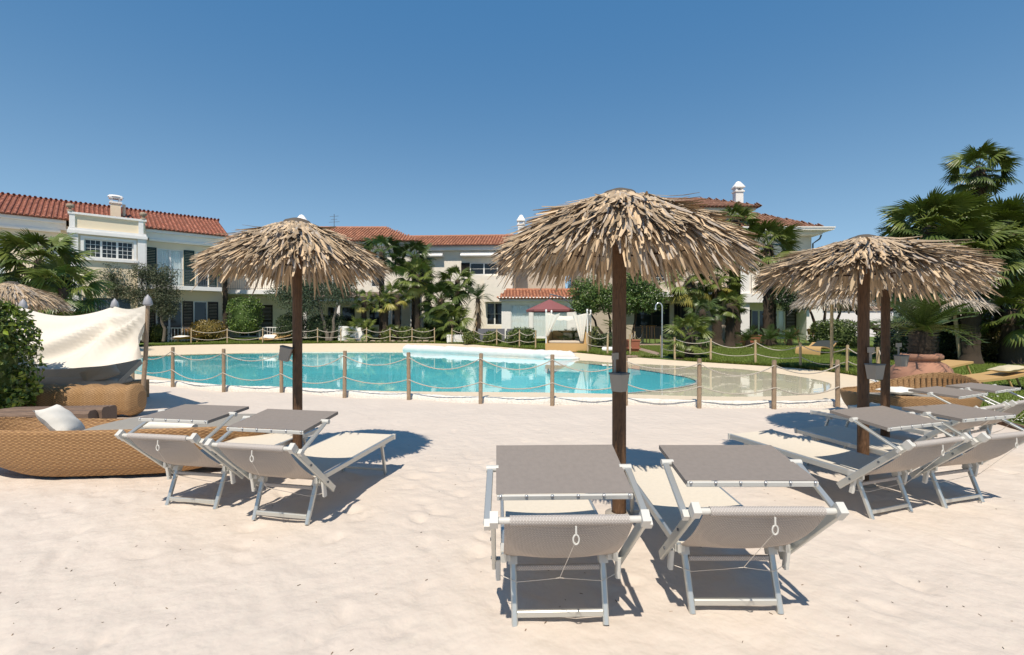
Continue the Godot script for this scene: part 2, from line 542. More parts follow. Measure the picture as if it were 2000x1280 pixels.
func terrain() -> void:
	outer = outline([Vector2(8.75, 11.6), Vector2(9.35, 12.7), Vector2(9.5, 14.0), Vector2(9.1, 15.6), Vector2(8.25, 16.8), Vector2(7.2, 17.9), Vector2(6.25, 18.9), Vector2(5.1, 20.3), Vector2(4.1, 21.2), Vector2(3.5, 22.1), Vector2(2.4, 23.6), Vector2(1.2, 24.8), Vector2(0.39, 25.7), Vector2(-0.85, 27.3), Vector2(-2.3, 29.5), Vector2(-3.75, 30.6), Vector2(-6.4, 31.3), Vector2(-10.9, 31.2), Vector2(-15.5, 30.4), Vector2(-17.6, 30.0), Vector2(-20.0, 28.3), Vector2(-21.2, 25.0), Vector2(-20.3, 21.0), Vector2(-17.0, 17.2), Vector2(-13.5, 14.6), Vector2(-10.5, 13.0), Vector2(-8.35, 12.15), Vector2(-6.6, 11.32), Vector2(-5.15, 11.04), Vector2(-3.5, 10.44), Vector2(-2.06, 9.95), Vector2(-0.6, 9.5), Vector2(0.76, 9.44), Vector2(2.14, 9.38), Vector2(3.4, 9.08), Vector2(4.71, 8.99), Vector2(5.97, 9.15), Vector2(7.5, 10.2)])
	shore = outline([Vector2(8.0, 14.4), Vector2(7.56, 16.06), Vector2(6.67, 17.2), Vector2(6.05, 17.7), Vector2(4.6, 18.4), Vector2(3.5, 19.45), Vector2(3.0, 20.6), Vector2(2.4, 21.7), Vector2(0, 23.3), Vector2(-2.66, 25.8), Vector2(-5.2, 28.0), Vector2(-8.0, 29.2), Vector2(-11.3, 29.2), Vector2(-14.4, 28.0), Vector2(-16.4, 26.3), Vector2(-18.2, 24.5), Vector2(-18.8, 22.3), Vector2(-17.7, 19.6), Vector2(-15.2, 17.3), Vector2(-11.05, 14.55), Vector2(-9.0, 13.1), Vector2(-7.0, 11.9), Vector2(-5.25, 11.45), Vector2(-3.72, 11.0), Vector2(-2.26, 10.75), Vector2(0, 10.63), Vector2(0.86, 10.55), Vector2(2.5, 10.3), Vector2(3.8, 10.0), Vector2(5.3, 10.0), Vector2(6.4, 10.4), Vector2(7.36, 11.4), Vector2(8.0, 12.6)])
	deep = outline([Vector2(5.2, 14.2), Vector2(5.0, 15.3), Vector2(4.35, 17.3), Vector2(3.45, 18.9), Vector2(2.0, 21.5), Vector2(-0.2, 23.0), Vector2(-2.8, 25.3), Vector2(-5.3, 27.6), Vector2(-8.0, 28.7), Vector2(-11.3, 28.7), Vector2(-14.2, 27.5), Vector2(-16.0, 25.9), Vector2(-17.8, 24.3), Vector2(-18.3, 22.3), Vector2(-17.2, 19.8), Vector2(-15.0, 17.6), Vector2(-11.0, 14.8), Vector2(-8.9, 13.35), Vector2(-6.9, 12.15), Vector2(-5.2, 11.65), Vector2(-3.7, 11.2), Vector2(-2.2, 10.95), Vector2(0, 10.85), Vector2(1.5, 10.8), Vector2(2.7, 11.2), Vector2(3.95, 12.05), Vector2(4.9, 13.1)])
	sand_noise = [noise(0.5, 301, 2), noise(2.6, 302, 3)]
	for i in 380:
		prints.append(Vector4(rng.randf_range(-5.5, 6.5), rng.randf_range(1.2, 8.0), rng.randf_range(0, TAU), rng.randf_range(0.008, 0.028)))
	# sand
	var xs := []
	var x := -32.0
	while x < 30.0:
		xs.append(x)
		x += 0.06 if x > -6.0 and x < 7.0 else (0.25 if absf(x) < 13.0 else 1.2)
	var zs := []
	var z := -12.0
	while z < 22.0:
		zs.append(z)
		z += 1.0 if z < 0.5 else (0.05 if z < 5.5 else (0.12 if z < 12.5 else 0.6))
	var H := []
	for j in zs.size():
		var row := PackedFloat32Array()
		for i in xs.size():
			var near: bool = zs[j] > 0.4 and zs[j] < 9.0 and absf(xs[i]) < 8.0
			row.append(sand_h(xs[i], zs[j]) if near else sand_noise[0].get_noise_2d(xs[i], zs[j]) * 0.03)
		H.append(row)
	var P := PackedVector3Array()
	var N := PackedVector3Array()
	var I := PackedInt32Array()
	for j in zs.size():
		for i in xs.size():
			P.append(V(xs[i], H[j][i], zs[j]))
			var i0 := maxi(i - 1, 0)
			var i1 := mini(i + 1, xs.size() - 1)
			var j0 := maxi(j - 1, 0)
			var j1 := mini(j + 1, zs.size() - 1)
			N.append(Vector3(-(H[j][i1] - H[j][i0]) / (xs[i1] - xs[i0]), 1.0, (H[j1][i] - H[j0][i]) / (zs[j1] - zs[j0])).normalized())
	for j in zs.size() - 1:
		for i in xs.size() - 1:
			var mid := Vector2((xs[i] + xs[i + 1]) / 2, (zs[j] + zs[j + 1]) / 2)
			if HUB.distance_to(mid) < reach(outer, mid) - 0.12: continue
			var a := fposmod(rad_to_deg((mid - HUB).angle()), 360.0)
			if (a < 158.0 or a > 340.0): continue
			var w: int = xs.size()
			var k := j * w + i
			I.append_array([k, k + w, k + 1, k + 1, k + w, k + w + 1])
	var arr := []
	arr.resize(Mesh.ARRAY_MAX)
	arr[Mesh.ARRAY_VERTEX] = P
	arr[Mesh.ARRAY_NORMAL] = N
	arr[Mesh.ARRAY_INDEX] = I
	var sm := ArrayMesh.new()
	sm.add_surface_from_arrays(Mesh.PRIMITIVE_TRIANGLES, arr)
	solo("sand", sm, M.sand, "pale fine beach sand with shallow footprints in front of the pool", "sand", Vector3.ZERO, 0, "", "structure")
	# lawn round the far side of the pool, and bare ground out to the horizon
	var g := MB.new()
	var base := MB.new()
	var rows := [0.0, 0.25, 0.8, 1.6, 2.6, 4.0, 6.0, 9.0, 13.0, 20.0, 32.0]
	for i in rows.size() - 1:
		var ra := func(k): return at_ray(k, outer[k] + rows[i], ground(0, (HUB + ray(k) * (outer[k] + rows[i])).y))
		var rb := func(k): return at_ray(k, outer[k] + rows[i + 1], ground(0, (HUB + ray(k) * (outer[k] + rows[i + 1])).y))
		for k in STEPS:
			if is_lawn(k) and is_lawn((k + 1) % STEPS): strip(g, ra, rb, k, k + 1)
	solo("lawn", g.mesh(), M.lawn, "green lawn sloping up round the far side of the pool", "lawn", Vector3.ZERO, 0, "", "structure")
	strip(base, func(k): return at_ray(k, outer[k] + 0.02, -0.16), func(k): return at_ray(k, outer[k] + 40.0, -0.16))
	strip(base, func(k): return at_ray(k, outer[k] + 40.0, -0.16), func(k): return at_ray(k, 2500.0, -0.16))
	solo("ground", base.mesh(), M.soil, "bare ground stretching out beyond the hotel garden", "ground", Vector3.ZERO, 0, "", "structure")
	# lawn in the near right corner, above the sand
	var poly := [Vector2(8.62, 11.55), Vector2(38, 0.3), Vector2(38, -4), Vector2(6.6, -4), Vector2(6.75, 2.0), Vector2(6.95, 5.0), Vector2(7.25, 6.9), Vector2(7.75, 8.6), Vector2(8.3, 10.4)]
	var pv := PackedVector2Array(poly)
	var idx := Geometry2D.triangulate_polygon(pv)
	var q := MB.new()
	for i in range(0, idx.size(), 3):
		q.flat(V(pv[idx[i]].x, 0.055, pv[idx[i]].y), V(pv[idx[i + 1]].x, 0.055, pv[idx[i + 1]].y), V(pv[idx[i + 2]].x, 0.055, pv[idx[i + 2]].y))
	solo("lawn", q.mesh(), M.lawn, "strip of daisy-dotted lawn beside the sand on the right", "lawn", Vector3.ZERO, 0, "", "structure")
	var e := MB.new()
	for i in range(3, 9):
		var a2: Vector2 = poly[i]
		var b2: Vector2 = poly[(i + 1) % 9]
		e.bar(V(a2.x, 0.02, a2.y), V(b2.x, 0.02, b2.y), 0.05, 0.11)
	solo("lawn_edging", e.mesh(), M.soil, "low brown edging board between the sand and the right lawn", "edging", Vector3.ZERO, 0, "", "structure")

func pool() -> void:
	var d := MB.new()
	var f := [0.0, 0.25, 0.5, 0.75, 1.0]
	for i in 4:
		strip(d, func(k): return at_ray(k, lerpf(outer[k], shore[k] - 0.02, f[i]), lerpf(edge_height(k), LEVEL - 0.005, f[i])), func(k): return at_ray(k, lerpf(outer[k], shore[k] - 0.02, f[i + 1]), lerpf(edge_height(k), LEVEL - 0.005, f[i + 1])))
	solo("pool_deck", d.mesh(), M.deck, "smooth cream deck running all round the pool", "pool deck", Vector3.ZERO, 0, "", "structure")
	var b := MB.new()
	for i in 3:
		strip(b, func(k): return at_ray(k, lerpf(shore[k] - 0.02, deep[k], i / 3.0), LEVEL - 0.005 - 0.10 * i / 3.0), func(k): return at_ray(k, lerpf(shore[k] - 0.02, deep[k], (i + 1) / 3.0), LEVEL - 0.005 - 0.10 * (i + 1) / 3.0))
	solo("wading_shelf", b.mesh(), M.beach, "pale sandy shelf under the shallow end of the pool", "pool floor", Vector3.ZERO, 0, "", "structure")
	var lip := MB.new()
	strip(lip, func(k): return at_ray(k, deep[k] + 0.09, LEVEL - 0.088), func(k): return at_ray(k, deep[k] - 0.02, LEVEL - 0.088))
	solo("pool_rim", lip.mesh(), M.rock, "white rim line between the wading shelf and the deep water", "pool rim", Vector3.ZERO, 0, "", "structure")
	var wl := MB.new()
	var slope := [[0.0, -0.045], [0.25, -0.35], [0.6, -0.8], [1.2, -1.2]]
	for i in 3:
		strip(wl, func(k): return at_ray(k, deep[k] - slope[i][0], slope[i][1]), func(k): return at_ray(k, deep[k] - slope[i + 1][0], slope[i + 1][1]))
	for k in STEPS:
		wl.flat(V(HUB.x, -1.35, HUB.y), at_ray(k, deep[k] - 1.2, -1.2), at_ray((k + 1) % STEPS, deep[(k + 1) % STEPS] - 1.2, -1.2))
	solo("pool_basin", wl.mesh(), M.mosaic, "turquoise mosaic basin of the swimming pool", "pool floor", Vector3.ZERO, 0, "", "structure")
	var w := MB.new()
	for k in STEPS:
		w.flat(V(HUB.x, LEVEL, HUB.y), at_ray(k, shore[k] + 0.03, LEVEL), at_ray((k + 1) % STEPS, shore[(k + 1) % STEPS] + 0.03, LEVEL))
	solo("pool_water", w.mesh(), M.water, "clear turquoise water filling the free-form swimming pool", "water", Vector3.ZERO, 0, "", "structure")
	# rough white kerb between deck and sand
	var P := []
	var nz := noise(0.9, 44, 4)
	for k in range(98, 231):
		var kk := k % STEPS
		if not (360.0 * kk / STEPS > 150.0 and 360.0 * kk / STEPS < 345.0): continue
		for t in 4:
			var r0 := lerpf(outer[kk], outer[(kk + 1) % STEPS], t / 4.0)
			var a := TAU * (kk + t / 4.0) / STEPS
			var dir := Vector2(cos(a), sin(a))
			var row := []
			var prof := [[-0.12, 0.103], [-0.07, 0.114], [0.0, 0.112], [0.035, 0.085], [0.05, 0.03], [0.06, -0.06]]
			for j in prof.size():
				var r: float = r0 + prof[j][0] + (nz.get_noise_2d(k * 40.0 + t * 10.0, j * 3.0) * 0.018 if j > 1 else 0.0)
				var h: float = prof[j][1] + (nz.get_noise_2d(k * 40.0 + t * 10.0, j * 5.0 + 50.0) * 0.02 if j > 0 else 0.0)
				row.append(V(HUB.x + dir.x * r, h, HUB.y + dir.y * r))
			P.append(row)
	var kb := MB.new()
	kb.grid(P)
	solo("kerb", kb.mesh(), M.kerb, "rough chipped white kerb between the beach sand and the pool deck", "kerb", Vector3.ZERO, 0, "", "structure")
	# long rounded white ledge along the far edge
	var path := []
	var rad := []
	var line := [Vector2(-6.25, 28.25), Vector2(-4.9, 27.3), Vector2(-2.6, 25.4), Vector2(-0.2, 23.45), Vector2(1.5, 22.2), Vector2(2.75, 21.4)]
	for i in 61:
		var t := i / 60.0 * (line.size() - 1)
		var j := mini(int(t), line.size() - 2)
		var p: Vector2 = line[j].lerp(line[j + 1], t - j)
		path.append(V(p.x, 0.16 + nz.get_noise_2d(i * 1.1, 3) * 0.03, p.y))
		rad.append((0.25 + nz.get_noise_2d(i * 5.7, 9.0) * 0.06) * sqrt(clampf(minf(i, 60 - i) / 2.0 + 0.05, 0, 1)))
	var ro := MB.new()
	ro.tube(path, rad, 14, 0.95)
	solo("pool_ledge", ro.mesh(), M.rock, "long rounded white rough ledge along the far pool edge", "ledge")
	var pad := MB.new()
	pad.blob(V(2.15, 0.085, 21.25), Vector3(0.75, 0.1, 0.55), 0.7, 20, 8, Basis(), 0.12, 5)
	solo("pool_step", pad.mesh(), M.rock, "flat pale step at the right end of the white pool ledge", "step")
	# plank path from the deck to the terrace
	var pl := Node3D.new()
	pl.name = "path"
	add_child(pl)
	tag(pl, "boardwalk of worn planks leading from the pool deck to the terrace", "path", "", "structure")
	for i in 26:
		var t := i / 26.0
		var z0 := lerpf(20.2, 29.0, t)
		var xa := lerpf(4.75, 7.6, t)
		var xb := lerpf(6.0, 9.0, t)
		var m := MB.new()
		var h := ground(0, z0 + 0.16) + 0.035 + rng.randf_range(0, 0.006)
		m.box(V((xa + xb) / 2, h, z0 + 0.16), Vector3(xb - xa, 0.04, 0.325))
		part("plank", m.mesh(), M.planks, pl)

# a wall seen from its front (+z), with openings [x0, x1, y0, y1] that go right through its thickness
func facade(mb: MB, x0: float, x1: float, y0: float, y1: float, z: float, thick: float, holes: Array) -> void:
	var xs := [x0, x1]
	var ys := [y0, y1]
	for h in holes:
		for k in 2:
			if h[k] > x0 and h[k] < x1 and not xs.has(h[k]): xs.append(h[k])
			if h[k + 2] > y0 and h[k + 2] < y1 and not ys.has(h[k + 2]): ys.append(h[k + 2])
	xs.sort(); ys.sort()
	for i in xs.size() - 1:
		for j in ys.size() - 1:
			var mx: float = (xs[i] + xs[i + 1]) / 2
			var my: float = (ys[j] + ys[j + 1]) / 2
			var open := false
			for h in holes:
				if mx > h[0] and mx < h[1] and my > h[2] and my < h[3]: open = true
			if open: continue
			for s in [0.0, -thick]:
				mb.face(Vector3(xs[i], ys[j], z + s), Vector3(xs[i + 1], ys[j], z + s), Vector3(xs[i + 1], ys[j + 1], z + s), Vector3(xs[i], ys[j + 1], z + s), Vector3(0, 0, 1 if s == 0.0 else -1))
	for h in holes + [[x0, x1, y0, y1]]:
		var inn := -1.0 if h[0] == x0 and h[1] == x1 and h[2] == y0 and h[3] == y1 else 1.0
		for q in [[h[0], h[2], h[0], h[3], Vector3(inn, 0, 0)], [h[1], h[2], h[1], h[3], Vector3(-inn, 0, 0)], [h[0], h[2], h[1], h[2], Vector3(0, inn, 0)], [h[0], h[3], h[1], h[3], Vector3(0, -inn, 0)]]:
			mb.face(Vector3(q[0], q[1], z), Vector3(q[2], q[3], z), Vector3(q[2], q[3], z - thick), Vector3(q[0], q[1], z - thick), q[4])

# a window or glazed door standing in an opening: frame part with pane sub-parts (and a curtain)
func window(o: Node3D, x0: float, x1: float, y0: float, y1: float, z: float, lights := 1, bars := Vector2i(1, 1), curtain := false, frame: Material = null, called := "window") -> void:
	var m := MB.new()
	var w := 0.07
	var fz := z - 0.10
	m.bx(x0, x0 + w, y0, y1, fz, fz + 0.06)
	m.bx(x1 - w, x1, y0, y1, fz, fz + 0.06)
	m.bx(x0 + w, x1 - w, y0, y0 + w, fz, fz + 0.06)
	m.bx(x0 + w, x1 - w, y1 - w, y1, fz, fz + 0.06)
	var lw := (x1 - x0 - w) / lights
	for i in range(1, lights):
		m.bx(x0 + lw * i - 0.02, x0 + lw * i + w + 0.02, y0 + w, y1 - w, fz + 0.003, fz + 0.057)
	for i in lights:
		var a := x0 + w + lw * i
		for b in range(1, bars.x):
			var bxx := a + (lw - w) * b / bars.x
			m.bx(bxx - 0.012, bxx + 0.012, y0 + w, y1 - w, fz + 0.02, fz + 0.05)
		for b in range(1, bars.y):
			var by := y0 + w + (y1 - y0 - 2 * w) * b / bars.y
			m.bx(a, a + lw - w, by - 0.012, by + 0.012, fz + 0.023, fz + 0.047)
	var f := part(called, m.mesh(), frame if frame else M.winframe, o)
	for i in lights:
		var p := MB.new()
		var a := x0 + w + lw * i
		p.bx(a - 0.01, a + lw - w + 0.01, y0 + w - 0.01, y1 - w + 0.01, fz + 0.03, fz + 0.038)
		part("pane", p.mesh(), M.clearpane if curtain else M.pane, f)
	if curtain:
		var c := MB.new()
		var P := []
		for j in 2:
			var row := []
			for i in 41:
				row.append(Vector3(lerpf(x0 + 0.03, x1 - 0.03, i / 40.0), lerpf(y0 + 0.04, y1 - 0.04, j), fz - 0.10 + 0.035 * sin(i * 1.9) + 0.012 * sin(i * 0.7 + j)))
			P.append(row)
		c.grid(P, null, Vector3(0, 0, 1))
		part("curtain", c.mesh(), M.curtain, f)
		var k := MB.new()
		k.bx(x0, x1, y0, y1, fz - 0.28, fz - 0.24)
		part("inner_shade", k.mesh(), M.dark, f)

func shutter(o: Node3D, x0: float, x1: float, y0: float, y1: float, z: float, m: Material = null) -> void:
	var s := MB.new()
	s.bx(x0, x0 + 0.07, y0, y1, z, z + 0.05)
	s.bx(x1 - 0.07, x1, y0, y1, z, z + 0.05)
	for y in [y0, (y0 + y1) / 2 - 0.04, y1 - 0.08]:
		s.bx(x0 + 0.07, x1 - 0.07, y, y + 0.08, z, z + 0.05)
	var n := int((y1 - y0) / 0.11)
	for i in n:
		s.box(Vector3((x0 + x1) / 2, y0 + 0.08 + (y1 - y0 - 0.16) * (i + 0.5) / n, z + 0.022), Vector3(x1 - x0 - 0.14, 0.085, 0.012), Basis(Vector3.RIGHT, 0.5))
	part("shutter", s.mesh(), m if m else M.shutter, o)

func railing(o: Node3D, pts: Array, h: float, m: Material, gap := 0.13, called := "balcony_railing", thick := 0.018) -> void:
	var r := MB.new()
	for i in pts.size() - 1:
		var a: Vector3 = pts[i]
		var b: Vector3 = pts[i + 1]
		r.bar(a + Vector3(0, h, 0), b + Vector3(0, h, 0), thick * 2.4, thick * 1.6)
		r.bar(a + Vector3(0, 0.09, 0), b + Vector3(0, 0.09, 0), thick * 1.4, thick * 1.4)
		var n := maxi(1, int(a.distance_to(b) / gap))
		for k in n + 1:
			var p := a.lerp(b, float(k) / n)
			var t := thick * (1.0 if k > 0 and k < n else 2.2)
			r.bar(p, p + Vector3(0, h, 0), t, t, Vector3.FORWARD)
	part(called, r.mesh(), m, o)

# clay barrel tiles on a slope with corners eave-left, eave-right, ridge-right, ridge-left
func tiles(o: Node3D, eL: Vector3, eR: Vector3, rR: Vector3, rL: Vector3, tone: Color, pitch := 0.24, course := 0.36, sd := 1) -> void:
	var rg := RandomNumberGenerator.new()
	rg.seed = sd
	var up := ((rL + rR) / 2 - (eL + eR) / 2)
	var along := (eR - eL).normalized()
	up = (up - along * up.dot(along))
	var len := up.length()
	var dir := up / len
	var nrm := along.cross(dir)
	if nrm.y < 0: nrm = -nrm
	var sheet := MB.new()
	sheet.hexa([eL, eR, rR, rL, eL - nrm * 0.06, eR - nrm * 0.06, rR - nrm * 0.06, rL - nrm * 0.06])
	var roof := part("roof", sheet.mesh(), M.roofbase, o)
	var t := MB.new()
	var seg := 6
	for i in seg:
		var a0 := PI * i / seg
		var a1 := PI * (i + 1) / seg
		var r0 := pitch * 0.36
		var r1 := pitch * 0.29
		var p0 := Vector3(cos(a0) * r0, sin(a0) * r0 * 0.85 + 0.012, 0)
		var p1 := Vector3(cos(a1) * r0, sin(a1) * r0 * 0.85 + 0.012, 0)
		var q1 := Vector3(cos(a1) * r1, sin(a1) * r1 * 0.85, -course * 1.12)
		var q0 := Vector3(cos(a0) * r1, sin(a0) * r1 * 0.85, -course * 1.12)
		t.tri(p0, p1, q1, Vector3(cos(a0), sin(a0), 0), Vector3(cos(a1), sin(a1), 0), Vector3(cos(a1), sin(a1), 0))
		t.tri(p0, q1, q0, Vector3(cos(a0), sin(a0), 0), Vector3(cos(a1), sin(a1), 0), Vector3(cos(a0), sin(a0), 0))
		t.flat(Vector3(0, 0.0, 0), p0, p1, Vector3(0, 0, 1))
	var xfs := []
	var cols := []
	var n := int(len / course) + 1
	var basis := Basis(along, nrm, -dir)
	if basis.determinant() < 0: basis = Basis(-along, nrm, -dir)
	for j in n:
		var v := (j * course) / len
		if v > 0.985: break
		var a := eL.lerp(rL, v)
		var b := eR.lerp(rR, v)
		var base := (a - eL).dot(along)
		var k0 := int(ceil(base / pitch))
		var k1 := int((b - eL).dot(along) / pitch)
		for k in range(k0, k1 + 1):
			var p := eL + along * (k * pitch) + dir * (j * course - 0.03) + nrm * 0.004
			xfs.append(Transform3D(basis * Basis(Vector3.UP, rg.randf_range(-0.03, 0.03)), p + nrm * rg.randf_range(0, 0.012)))
			var s := rg.randf_range(0.72, 1.18)
			var w := rg.randf_range(-0.03, 0.05) * (1.0 if rg.randf() < 0.3 else 0.3)
			cols.append(Color((tone.r + w) * s, (tone.g + w * 0.8) * s, (tone.b + w * 0.6) * s))
	many("roof_tiles", t.mesh(), M.tile, xfs, cols, roof)
	var rd := MB.new()
	if rL.distance_to(rR) > 0.5:
		rd.tint = Color(tone.r * 0.9, tone.g * 0.9, tone.b * 0.9)
		var m := int(rL.distance_to(rR) / 0.42)
		for i in m:
			rd.tube([rL.lerp(rR, float(i) / m), rL.lerp(rR, (i + 1.08) / m)], [0.13, 0.11], 8)
		part("ridge_tiles", rd.mesh(), M.tile, roof)

func chimney(o: Node3D, at: Vector3, w: float, d: float, h: float, m: Material, peaked: bool) -> void:
	var c := MB.new()
	c.bx(at.x - w / 2, at.x + w / 2, at.y, at.y + h, at.z - d / 2, at.z + d / 2)
	var ch := part("chimney", c.mesh(), m, o)
	var k := MB.new()
	var y := at.y + h
	k.bx(at.x - w * 0.62, at.x + w * 0.62, y, y + 0.10, at.z - d * 0.62, at.z + d * 0.62)
	k.bx(at.x - w * 0.5, at.x - w * 0.28, y + 0.1, y + 0.32, at.z - d * 0.5, at.z + d * 0.5)
	k.bx(at.x + w * 0.28, at.x + w * 0.5, y + 0.1, y + 0.32, at.z - d * 0.5, at.z + d * 0.5)
	k.bx(at.x - w * 0.66, at.x + w * 0.66, y + 0.32, y + 0.42, at.z - d * 0.66, at.z + d * 0.66)
	if peaked: k.lathe([Vector2(w * 0.88, y + 0.42), Vector2(w * 0.3, y + 0.8), Vector2(0.0, y + 0.86)], 4, Vector3(at.x, 0, at.z), 0, 0, PI / 4)
	else: k.lathe([Vector2(w * 0.8, y + 0.42), Vector2(w * 0.7, y + 0.52), Vector2(0.0, y + 0.56)], 12, Vector3(at.x, 0, at.z))
	part("chimney_cap", k.mesh(), M.white, ch)

func block(o: Node3D, called: String, x0: float, x1: float, y0: float, y1: float, z0: float, z1: float, m: Material) -> MeshInstance3D:
	var b := MB.new()
	b.bx(x0, x1, y0, y1, z0, z1)
	return part(called, b.mesh(), m, o)

func hotels() -> void:
	var red := Color(0.37, 0.14, 0.088)
	var orange := Color(0.42, 0.19, 0.11)
	var mixed := Color(0.27, 0.135, 0.085)
	# ---- left wing
	var a := thing("hotel_wing", "cream hotel wing with red roof, square chimney and green shutters on the left", "building", V(-28.9, 0.58, 27.8), 0.709, "hotel buildings round the pool")
	var holes := [[1.75, 2.42, 3.55, 5.95], [-1.2, 0.2, 3.55, 5.95], [7.18, 8.62, 3.55, 6.03], [9.4, 10.12, 3.55, 6.03], [7.13, 8.57, 0.05, 2.55], [9.22, 10.04, 0.3, 2.6], [1.2, 2.2, 0.05, 2.5], [-1.6, 0.4, 0.3, 2.5]]
	var w := MB.new()
	facade(w, -9.0, 11.04, 0, 6.9, 0.0, 0.3, holes)
	w.bx(-9.0, 11.035, -0.5, 6.9, -7.0, -1.2)
	w.bx(10.74, 11.036, -0.5, 6.895, -1.2, -0.3)
	part("wall", w.mesh(), M.cream, a)
	for h in holes: window(a, h[0], h[1], h[2], h[3], 0.0, 2 if h[1] - h[0] > 1.0 else 1, Vector2i(1, 1), h[2] > 3.0 and h[0] < 9.0)
	for s in [[6.56, 7.16, 3.55, 6.05], [8.66, 9.27, 3.55, 6.05], [10.14, 10.6, 3.55, 6.05], [2.43, 2.85, 3.55, 6.0]]: shutter(a, s[0], s[1], s[2], s[3], 0.003)
	for s in [[8.6, 9.19, 0.05, 2.58], [10.07, 10.69, 0.05, 2.58], [6.6, 7.1, 0.05, 2.58], [2.22, 2.85, 0.05, 2.5]]: shutter(a, s[0], s[1], s[2], s[3], 0.003, M.darkwood)
	var fr := MB.new()
	for x in [[-9.0, 2.75], [6.55, 11.12]]:
		fr.bx(x[0], x[1], 6.62, 6.98, 0.003, 0.22)
		fr.bx(x[0], x[1], 6.98, 7.2, 0.003, 0.5)
	fr.bx(11.043, 11.12, 6.62, 7.2, -7.0, 0.0)
	part("cornice", fr.mesh(), M.white, a)
	for x in [[-6.0, 2.5], [6.75, 10.6]]:
		var aw := MB.new()
		aw.tube([Vector3(x[0], 6.55, 0.16), Vector3(x[1], 6.55, 0.16)], 0.12, 10)
		part("awning_case", aw.mesh(), M.white, a)
		var y := 3.28
		block(a, "balcony_slab", maxf(x[0], -6.0), 10.75 if x[1] > 5 else 2.7, y, y + 0.27, 0.003, 1.0, M.white)
		railing(a, [Vector3(2.8 if x[1] < 5 else 10.7, y + 0.27, 0.05), Vector3(2.65 if x[1] < 5 else 10.7, y + 0.27, 0.95), Vector3(maxf(x[0], -6.0) if x[1] < 5 else 6.5, y + 0.27, 0.95)], 1.05, M.iron)
	tiles(a, Vector3(-9, 7.2, 0.62), Vector3(11.3, 7.2, 0.62), Vector3(11.3, 8.95, -3.5), Vector3(-9, 8.95, -3.5), red, 0.24, 0.36, 2)
	tiles(a, Vector3(11.3, 7.2, -7.6), Vector3(-9, 7.2, -7.6), Vector3(-9, 8.94, -3.54), Vector3(11.3, 8.94, -3.54), red, 0.24, 0.36, 3)
	var gb := MB.new()
	gb.flat(Vector3(11.02, 6.9, 0.3), Vector3(11.02, 8.85, -3.5), Vector3(11.02, 6.9, -7.2), Vector3.RIGHT)
	part("gable", gb.mesh(), M.cream, a)
	chimney(a, Vector3(5.1, 7.9, -1.3), 0.52, 0.5, 0.95, M.cream, false)
	var c2 := MB.new()
	c2.tube([Vector3(5.55, 8.0, -1.7), Vector3(5.55, 8.95, -1.7)], 0.09, 8)
	part("vent_pipe", c2.mesh(), M.cream, a)
	# projecting bay
	var b := MB.new()
	var bh := [[3.55, 5.9, 5.0, 6.12], [3.5, 5.75, 0.6, 2.6]]
	facade(b, 2.9, 6.5, 0, 7.5, 1.0, 0.3, bh)
	b.bx(2.903, 3.2, 0, 7.49, 0.01, 0.7)
	b.bx(6.2, 6.497, 0, 7.49, 0.01, 0.7)
	part("bay_wall", b.mesh(), M.cream, a)
	window(a, 3.55, 5.9, 5.0, 6.12, 1.0, 3, Vector2i(3, 4), false)
	window(a, 3.5, 5.75, 0.6, 2.6, 1.0, 4, Vector2i(2, 4), false, M.iron)
	var tr := MB.new()
	for x in [2.86, 6.1]:
		tr.bx(x, x + 0.44, 0, 6.35, 1.003, 1.12)
		tr.bx(x + 0.05, x + 0.3, 6.72, 7.5, 1.003, 1.08)
	tr.bx(2.8, 6.6, 6.36, 6.55, 0.9, 1.22)
	tr.bx(2.85, 6.55, 6.55, 6.7, 0.9, 1.14)
	tr.bx(2.84, 6.56, 7.5, 7.62, 0.6, 1.12)
	tr.bx(2.84, 2.897, 0, 6.35, 0.1, 1.12)
	tr.bx(6.503, 6.56, 0, 6.35, 0.1, 1.12)
	part("bay_trim", tr.mesh(), M.white, a)
	var wt := MB.new()
	for q in [[3.4, 3.55, 4.85, 6.27], [5.9, 6.05, 4.85, 6.27], [3.55, 5.9, 6.12, 6.27]]: wt.bx(q[0], q[1], q[2], q[3], 1.003, 1.07)
	wt.bx(3.32, 6.13, 4.83, 4.99, 1.003, 1.16)
	part("window_surround", wt.mesh(), M.white, a)
	for x in [2.95, 6.4]:
		var fi := MB.new()
		fi.lathe([Vector2(0.15, 7.62), Vector2(0.15, 7.72), Vector2(0.06, 7.76), Vector2(0.06, 7.82), Vector2(0.17, 7.87), Vector2(0.2, 7.96), Vector2(0.16, 8.06), Vector2(0.0, 8.12)], 12, Vector3(x, 0, 1.0))
		part("ball_finial", fi.mesh(), M.stone, a)
	# ---- middle wing, set back, with a veranda
	var m := thing("hotel_wing", "low white hotel wing with veranda behind the centre palms and a white chimney", "building", V(-21.5, 0.58, 38.0), 0.0, "hotel buildings round the pool")
	var mh := [[0.4, 1.8, 0.05, 2.5], [6.6, 8.6, 3.9, 5.6], [10.6, 11.3, 3.9, 6.0], [7.2, 9.4, 0.05, 2.4], [10.4, 13.0, 0.9, 2.5]]
	var mw := MB.new()
	facade(mw, -1.5, 14.2, -0.3, 7.2, 0.0, 0.3, mh)
	mw.bx(-1.5, 14.2, -0.3, 7.2, -8.0, -1.2)
	part("wall", mw.mesh(), M.pale, m)
	for h in mh: window(m, h[0], h[1], h[2], h[3], 0.0, 2 if h[1] - h[0] > 1.0 else 1)
	shutter(m, 1.85, 3.0, 0.05, 2.5, 0.003, M.darkwood)
	shutter(m, 5.9, 6.58, 3.9, 5.6, 0.003, M.darkwood)
	block(m, "terrace_slab", -1.4, 6.5, 3.2, 3.5, 0.003, 2.4, M.white)
	var pr := MB.new()
